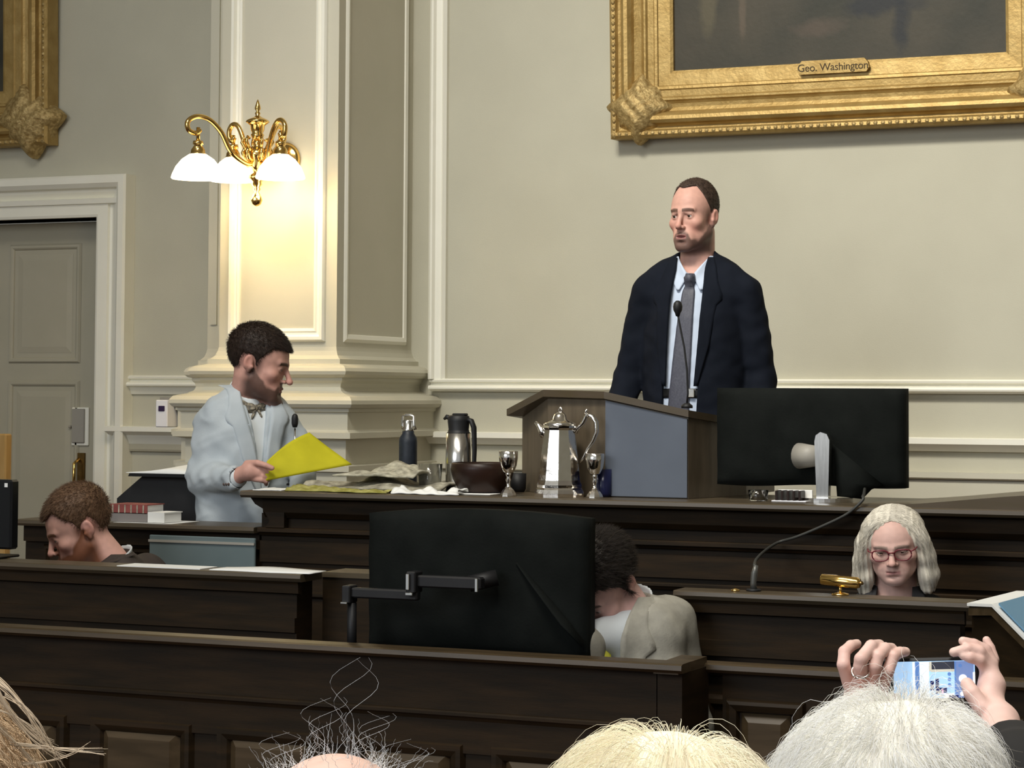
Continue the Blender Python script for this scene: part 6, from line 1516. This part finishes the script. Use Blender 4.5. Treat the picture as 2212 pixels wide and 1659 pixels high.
def wisps(parent, hm, hfl, n, ln, col, curl, rad, seed, region, flow, lift=.3, base=None, K=12, colvar=.15, name='hair', thick=.010, capcol=None, capmask=None, wav=60):
    rg = np.random.default_rng(seed); H = np.array(hm)
    # roots on the skull
    u = rg.normal(size=(n*3, 3)); u /= np.linalg.norm(u, axis=1, keepdims=True); P = V3(0, .016, .036)+u.astype(F)*V3(.078, .1, .087)
    for _ in range(2): P = P-u.astype(F)*hfl(P)[:, None]
    P = P[region(P)][:n]; u = (P-V3(0, .016, .036)); u /= np.linalg.norm(u, axis=1, keepdims=True); m = len(P)
    cm = hmask = None
    par = parent
    if capmask is not None:
        V, Q = nets(hair_field(hfl, capmask, (thick if callable(thick) else (lambda P: thick+0*P[:, 0])), .002, 60), (-.13, -.15, -.14), (.13, .17, .18), .004)
        C = np.array(capcol)*(1+.12*np.sin(V[:, 0]*160+V[:, 1]*90+4*nz3(V, 20)))[:, None]
        par = mesh_np(name, V@H[:3, :3].T+H[:3, 3], Q, M_hair, parent, np.clip(C, 0, .95))
    fl = flow(P, u, rg); d = fl+u*lift+rg.normal(size=(m, 3))*curl*.5; d /= np.linalg.norm(d, axis=1, keepdims=True)
    L = ln*(.45+rg.random(m)*.9); path = np.zeros((m, K, 3)); path[:, 0] = P; cur = P.copy()
    th = thick(P)[:, None] if callable(thick) else thick
    path[:, 0] += u*(th*.3 if capmask is not None else 0); dirn = d.copy(); ax = rg.normal(size=(m, 3)); cp_ = path[:, 0].copy()
    phs = rg.uniform(0, 6.28, m)
    for k in range(1, K):
        uu = (cp_-V3(0, .016, .036)); rr_ = np.linalg.norm(uu, axis=1, keepdims=True); uu /= rr_
        f2 = flow(cp_.astype(F), uu, None); dirn = dirn*.75+f2*.25+np.cross(dirn, ax)*curl*np.sin(k*wav/20+phs)[:, None]*.5; 
        if capmask is not None:
            dd = hfl(cp_.astype(F))[:, None]; tgt = (thick(cp_.astype(F))[:, None] if callable(thick) else thick); dirn += uu*np.clip((tgt+.001-dd)*40, -.35, .6)
        dirn /= np.linalg.norm(dirn, axis=1, keepdims=True); cp_ = cp_+dirn*(L/K)[:, None]; path[:, k] = cp_
    pw = path@H[:3, :3].T+H[:3, 3]
    C = np.array(col)*(1+colvar*rg.normal(size=(m, 1))); return strands('hair_strands' if par is not parent else name, pw, rad, M_hair, par, np.clip(C, 0, .97))
# --- bald head with wisps
o1, hm1, hfl1, hz1, az1, p1 = audience(725, 1622, 1.95, 'person with a pink bald crown and thin curly white wisps, seen from behind', (.66,.45,.37), tilt=10)
radial = lambda P, u, rg: np.stack([u[:, 0]*1.0, u[:, 1]*.4, .15+0*u[:, 0]], 1)
wisps(o1, hm1, hfl1, 330, .040, (.62,.64,.66), 2.2, .00024, 21, lambda P: (P[:, 2] > .02), lambda P, u, rg: u*.8+V3(0, 0, .1), lift=.8, wav=45)
wisps(o1, hm1, hfl1, 1500, .030, (.82,.82,.80), 2.4, .00028, 22, lambda P: (P[:, 2] > -.02) & (np.abs(P[:, 0]) > .03), lambda P, u, rg: np.cross(u, V3(0, 0, 1))*np.sign(P[:, :1])*.6+V3(0, 0, .1), lift=.3, name='hair_fringe')
rgc = np.random.default_rng(5); curls = []
for (cx_, hgt) in ((-.050, .045), (-.018, .06), (.012, .095), (.03, .05), (.06, .04), (-.07, .03)):
    for q in range(3):
        K_ = 18; tt_ = np.linspace(0, 1, K_); x0 = cx_+rgc.normal()*.004
        pth = np.stack([-(x0+.008*np.sin(tt_*7+q)+.006*tt_*q), .01+.005*np.cos(tt_*8+q), .112-x0*x0*6+hgt*tt_], 1); pth[:, 0] += .012*np.sin(tt_*10+q*2)*tt_
        curls.append(pth)
H1 = np.array(hm1); cw_ = np.array(curls)@H1[:3, :3].T+H1[:3, 3]; strands('flyaway_curls', cw_, .0003, M_hair, o1, np.tile([.55, .56, .58], (len(cw_), 1)))
# --- cream haired head
o2, hm2, hfl2, hz2, az2, p2 = audience(1432, 1604, 1.62, 'person with smooth cream-blond hair, seen from behind below the corner post', (.72,.5,.42), tilt=4, hs=1.03)
mk2 = hairline([(0, .05), (40, .05), (70, .0), (90, -.04), (180, -.09)], ear=False)
wisps(o2, hm2, hfl2, 14000, .09, (.95,.86,.66), .08, .00024, 31, lambda P: P[:, 2] > -.08, lambda P, u, rg: np.stack([u[:, 0]*1.1+.12, u[:, 1]*1.0, -.9*np.clip(1.02-u[:, 2], 0, 1)], 1)+V3(0, .04, 0), lift=.0, capcol=(.93,.85,.66), capmask=mk2, thick=.012, colvar=.10)
wisps(o2, hm2, hfl2, 260, .05, (.62,.60,.55), .5, .00022, 33, lambda P: (P[:, 2] > -.02), lambda P, u, rg: np.stack([u[:, 0]*1.3, u[:, 1]*.6, -.5+0*u[:, 0]], 1), lift=.3, name='flyaway_hair', colvar=.1)
# --- blond head at the left edge
o3, hm3, hfl3, hz3, az3, p3 = audience(-290, 1500, 1.36, 'person with loose light-brown hair cut off by the left edge, seen from behind', (.62,.42,.34), tilt=0, hs=1.05)
wisps(o3, hm3, hfl3, 6000, .13, (.62,.45,.28), .16, .00034, 41, lambda P: P[:, 2] > -.08, lambda P, u, rg: np.stack([u[:, 0]*.9, u[:, 1]*.7, -1.1*np.clip(1.05-u[:, 2], 0, 1)], 1), lift=.08, capcol=(.55,.40,.25), capmask=hairline([(0, .05), (60, .02), (90, -.09), (180, -.12)], ear=False), thick=.016, colvar=.18)
fly = []; rgf = np.random.default_rng(8)
H3 = np.array(Matrix.Translation((p3.x, p3.y, 0)) @ Matrix.Rotation(az3, 4, 'Z')); H3i = np.linalg.inv(H3)
for (ax_, ay_, bx_, by_, cx_, cy_, nn_) in ((0, 1465, 70, 1505, 116, 1622, 9), (0, 1490, 60, 1600, 150, 1636, 9), (0, 1470, 90, 1540, 145, 1660, 5), (0, 1480, 40, 1560, 128, 1610, 6), (5, 1530, 90, 1560, 140, 1640, 5), (40, 1610, 140, 1622, 235, 1624, 8), (60, 1650, 150, 1648, 200, 1610, 5), (0, 1560, 80, 1640, 120, 1690, 12), (20, 1500, 100, 1540, 118, 1600, 4)):
    for q in range(nn_):
        j = rgf.normal(size=6)*5; K_ = 14; tt_ = np.linspace(0, 1, K_); A_, B_, C_ = [PD(x_-12+j[i*2], y_+j[i*2+1], 1.32+.02*q/nn_) for i, (x_, y_) in enumerate(((ax_, ay_), (bx_, by_), (cx_, cy_)))]
        fly.append([A_*(1-t_)**2+B_*2*t_*(1-t_)+C_*t_*t_ for t_ in tt_])
fl_ = np.array([[list(v) for v in pth] for pth in fly])@H3i[:3, :3].T+H3i[:3, 3]
strands('flyaway_hair', fl_, .00045, M_hair, o3, np.array([.62,.50,.36])*(1+.15*rgf.normal(size=(len(fl_), 1))))
# --- white haired person raising a phone
p4lab = 'person with fluffy white hair seen from behind, both hands raising a phone'
o4, hm4, hfl4, hz4, az4, p4 = audience(1925, 1550, 2.48, p4lab, (.78,.55,.47), tilt=3, hs=1.08)
mk4 = hairline([(0, .03), (40, .03), (70, -.02), (90, -.05), (180, -.10)], ear=False)
th4 = lambda P: .020+.012*np.clip(np.abs(P[:, 0])/.08, 0, 1)+.006*nz3(P, 28, 3)
wisps(o4, hm4, hfl4, 17000, .085, (.97,.95,.87), .55, .00034, 51, lambda P: P[:, 2] > -.09, lambda P, u, rg: np.stack([u[:, 0]*1.0+.25*np.sin(P[:, 2]*60+P[:, 0]*30), u[:, 1]*.9, -.95*np.clip(1.02-u[:, 2], 0, 1)+.02], 1), lift=.08, capcol=(.86,.83,.74), capmask=mk4, thick=th4, colvar=.20, wav=70)
wisps(o4, hm4, hfl4, 700, .085, (.52,.48,.40), .8, .00026, 53, lambda P: (P[:, 2] > -.05) & (np.abs(P[:, 0]) > .01), lambda P, u, rg: np.stack([u[:, 0]*1.5, u[:, 1]*.5, -.55+0*u[:, 0]], 1), lift=.35, name='flyaway_hair', colvar=.25, wav=50)
# phone
dph = 2.98; a_ = facing(2000)
pc = [PD(x, y, dph) for x, y in ((1897, 1423), (2114, 1418), (2114, 1512), (1897, 1516))]
cen = sum(pc, Vector())/4; ux = (pc[1]-pc[0]).normalized(); uz = (pc[0]-pc[3]).normalized(); uz = (uz-ux*uz.dot(ux)).normalized(); uy = ux.cross(uz)*-1
Mp = Matrix((( ux.x, uy.x, uz.x, cen.x), (ux.y, uy.y, uz.y, cen.y), (ux.z, uy.z, uz.z, cen.z), (0, 0, 0, 1)))
wv, hv = (pc[1]-pc[0]).length/2, (pc[0]-pc[3]).length/2
Mp = Matrix.Translation(cen) @ Matrix(((ux.x, -uy.x, uz.x), (ux.y, -uy.y, uz.y), (ux.z, -uy.z, uz.z))).to_4x4()
phn = bpy.data.objects.new('smartphone', None); COL.objects.link(phn); phn.empty_display_size = .05
phn.matrix_world = Mp; tag(phn, 'smartphone held up sideways, its lit screen showing the room', 'phone')
# which local y faces the camera?
tocam = (EYE-cen).normalized(); ly = Vector(Mp.col[1][:3]); sgy = 1 if ly.dot(tocam) > 0 else -1
MB().box(-wv, wv, -.004, .004, -hv, hv, bev=.003).build('phone_body', M_black, phn)
def scr_mat(name, c, e): return mat(name, c, .3, emit=c, es=e)
S_w = scr_mat('screen_wall', (.42,.66,.95), .9); S_t = scr_mat('screen_light_trim', (.75,.88,1.0), 1.0); S_b = scr_mat('screen_blue', (.13,.27,.62), .7); S_d = scr_mat('screen_dark', (.012,.02,.12), .6); S_k = scr_mat('screen_frame', (.045,.05,.07), .6); S_g = scr_mat('screen_gold', (.62,.60,.50), .8); S_c = scr_mat('screen_white', (1, 1, 1), 1.0); S_ui = scr_mat('screen_controls', (.20,.30,.58), .7)
scm = phn
def sc(x0, x1, y0, y1, m, lay=0, name='screen_area', parent=None):   # fractions of the screen in photo directions, y downwards
    X0 = -wv+.004+(2*wv-.008)*x0; X1 = -wv+.004+(2*wv-.008)*x1; Z1 = hv-.003-(2*hv-.006)*y0; Z0 = hv-.003-(2*hv-.006)*y1
    yy = sgy*(.0041+.00012*lay); t = MB(); t.box(X0, X1, min(yy, yy+sgy*.0001), max(yy, yy+sgy*.0001), Z0, Z1); return t.build(name, m, parent or phn)
fxp = lambda x: (x-1897)/(2114-1897); fyp = lambda y: (y-1423)/(1512-1423)
scr = sc(fxp(1925), fxp(2111), .02, .98, S_w, 0, 'screen')
rs = [(1945, 1968, 1426, 1512, S_w), (1968, 1974, 1426, 1512, S_t), (1974, 1984, 1426, 1512, S_b), (1984, 2006, 1426, 1512, S_t), (2006, 2012, 1426, 1448, S_g), (2012, 2066, 1426, 1444, S_k), (2010, 2066, 1444, 1450, S_g), (2008, 2064, 1452, 1486, S_w), (2008, 2017, 1470, 1492, S_d), (2020, 2028, 1465, 1500, S_d), (2024, 2046, 1486, 1498, S_d), (2034, 2038, 1490, 1500, mat('screen_pink', (.8,.4,.6), .3, emit=(.8,.4,.6), es=.8)), (2064, 2068, 1426, 1508, S_b), (2068, 2108, 1426, 1510, S_ui), (2106, 2111, 1452, 1490, S_c), (2040, 2062, 1500, 1512, S_c), (2050, 2072, 1504, 1511, S_d)]
for i, (x0, x1, y0, y1, m) in enumerate(rs): sc(fxp(x0), fxp(x1), max(.02, fyp(y0)), min(.98, fyp(y1)), m, 1+i*.3, 'screen_area', scr)
def disc(x, y, r, m, lay=8, name='screen_button'):
    X = -wv+.004+(2*wv-.008)*fxp(x); Z = hv-.003-(2*hv-.006)*fyp(y); rr = r*dph/FPX; yy = sgy*(.0041+.00012*lay)
    t = MB(); t.prism([(X+rr*math.cos(q*math.pi/12), Z+rr*math.sin(q*math.pi/12)) for q in range(24)], yy, yy+sgy*.0001, 'y'); t.build(name, m, scr)
for x, y, r, m in ((2083, 1466, 9, S_c), (2081, 1501, 5, S_c), (2052, 1455, 4, S_b), (2052, 1467, 4, S_b), (2052, 1480, 4, S_b), (2077, 1436, 4, S_b), (2050, 1443, 0.1, S_b)): disc(x, y, r, m)
# hands and forearms of that person, one surface joined to the body mesh
Mo = (Matrix.Translation((p4.x, p4.y, 0)) @ Matrix.Rotation(az4, 4, 'Z')).inverted()
def hp(x, y, dd=0.0): v = Mo @ PD(x, y, dph+dd); return (v.x, v.y, v.z)
fingersL = [  # left hand: knuckles up, fingers going over the top edge away and forward
    ([hp(1835, 1478, -.03), hp(1822, 1436, -.045), hp(1824, 1408, -.035), hp(1838, 1395, -.015), hp(1851, 1391, .0)], [.0105, .0095, .0088, .0082, .007]),
    ([hp(1862, 1482, -.035), hp(1858, 1440, -.06), hp(1860, 1424, -.062), hp(1882, 1396, -.04), hp(1900, 1393, -.012)], [.0110, .0098, .0098, .0092, .008]),
    ([hp(1885, 1486, -.035), hp(1890, 1440, -.055), hp(1896, 1418, -.05), hp(1912, 1401, -.03), hp(1926, 1400, -.008)], [.0108, .0096, .0094, .0088, .0076]),
    ([hp(1905, 1490, -.03), hp(1918, 1450, -.045), hp(1930, 1418, -.035), hp(1944, 1409, -.015), hp(1956, 1408, -.004)], [.0100, .0090, .0085, .0080, .0072])]
palmL = [hp(1850, 1500, -.02), hp(1885, 1502, -.02), hp(1868, 1530, -.03)]
thumbL = ([hp(1900, 1520, -.04), hp(1922, 1525, -.02), hp(1934, 1512, -.012)], [.013, .011, .009])
fingersR = [
    ([hp(2142, 1432, .0), hp(2128, 1404, .004), hp(2104, 1392, .002), hp(2080, 1385, .0)], [.0100, .0092, .0082, .0068]),
    ([hp(2140, 1442, -.004), hp(2116, 1408, -.01), hp(2090, 1402, -.012), hp(2060, 1409, -.008)], [.0100, .0092, .0084, .0070]),
    ([hp(2136, 1452, -.008), hp(2116, 1426, -.016), hp(2096, 1420, -.018), hp(2082, 1416, -.014)], [.0095, .0088, .0080, .0070]),
    ([hp(2146, 1425, .012), hp(2138, 1400, .02), hp(2131, 1383, .024)], [.0088, .0078, .0062])]
palmR = [hp(2136, 1440, -.005), hp(2142, 1480, -.015), hp(2134, 1520, -.03), hp(2160, 1560, -.06)]
thumbR = ([hp(2142, 1548, -.05), hp(2122, 1530, -.055), hp(2100, 1498, -.045), hp(2089, 1478, -.034)], [.015, .0125, .0112, .0092])
elbR4 = hp(2215, 1690, -.28); wrR4 = hp(2162, 1590, -.09); elbL4 = hp(1760, 1720, -.30); wrL4 = hp(1862, 1565, -.06)
shR4 = (-.15, .05, hz4-.27); shL4 = (.15, .05, hz4-.27)
hands = None
hf4 = xfm(hfl4, hm4)
def body4(P):
    d = None
    for pts, rs_ in fingersL+fingersR:
        e = chain(P, pts, [r_*.93 for r_ in rs_], .002); d = e if d is None else smin(d, e, .0012)
    pl = chain(P, palmL, [.017, .018, .022], .01); pl = smin(pl, chain(P, [palmL[2], wrL4, elbL4], [.026, .026, .038], .01), .012); pl = smin(pl, chain(P, thumbL[0], thumbL[1], .002), .006)
    pr = chain(P, palmR, [.011, .017, .020, .024], .01); pr = smin(pr, chain(P, [palmR[3], wrR4, elbR4], [.024, .025, .040], .01), .012); pr = smin(pr, chain(P, thumbR[0], thumbR[1], .002), .006)
    d = smin(smin(d, pl, .006), pr, .006)
    d = np.minimum(d, smin(cap(P, elbR4, shR4, .038, .050), cap(P, elbL4, shL4, .038, .050), .001))
    h = smin(hf4(P), cap(P, (0, .03, hz4-.06), (0, .05, hz4-.20), .056, .064), .02)
    h = smin(h, cap(P, (-.13, .05, hz4-.27), (.13, .05, hz4-.27), .06), .05); h = smin(h, ell(P, (0, .03, hz4-.48), (.15, .10, .26)), .05)
    return smin(d, h, .01)
old = [c for c in o4.children if c.name.startswith('body')][0]; bpy.data.objects.remove(old)
allp = np.array([q for pts, _ in fingersL+fingersR for q in pts]+[elbR4, elbL4, wrR4, wrL4])
def cf4(V):
    C = head_cols(tolocal(V, hm4), (.74,.50,.43), brow=(.4,.36,.3)); tips = np.array([pts[-1] for pts, _ in fingersL+fingersR])
    kn = np.array([pts[k_] for pts, _ in fingersL+fingersR for k_ in (1, 2)])
    w_ = np.exp(-(np.linalg.norm(V[:, None]-tips[None], axis=2).min(1)/.009)**2)[:, None]*.5; C = C*(1-w_)+np.array([.86,.66,.56])*w_
    w_ = np.exp(-(np.linalg.norm(V[:, None]-kn[None], axis=2).min(1)/.009)**2)[:, None]*.5; return C*(1-w_)+np.array([.66,.36,.30])*w_
lo_ = np.minimum(allp.min(0)-.06, [-.24, -.2, hz4-.75]); hi2 = np.maximum(allp.max(0)+.06, [.24, .24, hz4+.17])
hl = np.array([q for pts, _ in fingersL+fingersR for q in pts]+[wrR4, wrL4]); cut = hl.min(0)[1:2]
Va, Qa = nets(lambda P: body4(P), hl.min(0)-.035, hl.max(0)+.035, .0022)
Vb, Qb = nets(lambda P: smax(body4(P), -rbox(P, (hl.min(0)+hl.max(0))/2, (hl.max(0)-hl.min(0))/2+.032, .001), .001), lo_, hi2, .005)
Vv = np.concatenate([Va, Vb]); mesh_np('body', Vv, np.concatenate([Qa, Qb+len(Va)]), M_skin, o4, cf4(Vv))
# ring on the left hand
rg_c = Vector(fingersL[1][0][1])*.75+Vector(fingersL[1][0][0])*.25; ax2 = (Vector(fingersL[1][0][1])-Vector(fingersL[1][0][0])).normalized()
u_ = ax2.orthogonal().normalized(); v_ = ax2.cross(u_); MB().tube([rg_c+(u_*math.cos(q*math.pi/10)+v_*math.sin(q*math.pi/10))*.0118 for q in range(21)], .0018, 8).build('ring', M_silver, o4)
# sleeves
sl = lambda P: np.minimum(chain(P, [shR4, elbR4, tuple(Vector(elbR4)*.55+Vector(wrR4)*.45)], [.068, .060, .050], .02), chain(P, [shL4, elbL4, tuple(Vector(elbL4)*.62+Vector(wrL4)*.38)], [.068, .060, .050], .02))+.004*nz3(P, 30)
sdf_obj('sleeves', sl, lo_-.04, hi2+.04, .009, M_dark, o4)
# ------------------------------------------------------------------ light
w = bpy.data.worlds.new('world'); SC.world = w; w.use_nodes = True
w.node_tree.nodes['Background'].inputs['Color'].default_value = (.92, .96, 1.0, 1); w.node_tree.nodes['Background'].inputs['Strength'].default_value = .55
def area(name, loc, aim, sx, sy, e, c, spread=180):
    d = bpy.data.lights.new(name, 'AREA'); d.shape = 'RECTANGLE'; d.size = sx; d.size_y = sy; d.energy = e; d.color = c; d.spread = R(spread)
    o = bpy.data.objects.new(name, d); COL.objects.link(o); o.location = loc
    o.rotation_euler = (Vector(aim)-Vector(loc)).to_track_quat('-Z', 'Y').to_euler(); return o
area('unseen_overhead_light', (-2.6, 3.0, 6.4), (-2.4, 7.0, 1.2), 3.0, 2.0, 185, (1, .95, .84))
area('unseen_overhead_light', (-2.9, 3.6, 6.4), (-1.3, 8.8, 2.1), 1.6, 1.0, 100, (1, .96, .86), 75)  # added narrow spot that brightens the right wall, no real fitting
area('window_light', (-5.0, -3.0, 4.2), (-2.5, 7.0, 1.3), 4.0, 3.0, 260, (.88, .94, 1))
area('unseen_overhead_light', (-.6, 1.2, 6.3), (-.6, 1.9, 1.2), 2.0, 1.5, 105, (1, .97, .92), 100)  # added lamp above the audience to brighten the hair
SC.view_settings.view_transform = 'Standard'; SC.view_settings.look = 'None'; SC.view_settings.gamma = 1; SC.view_settings.exposure = -0.22
SC.view_settings.use_curve_mapping = False
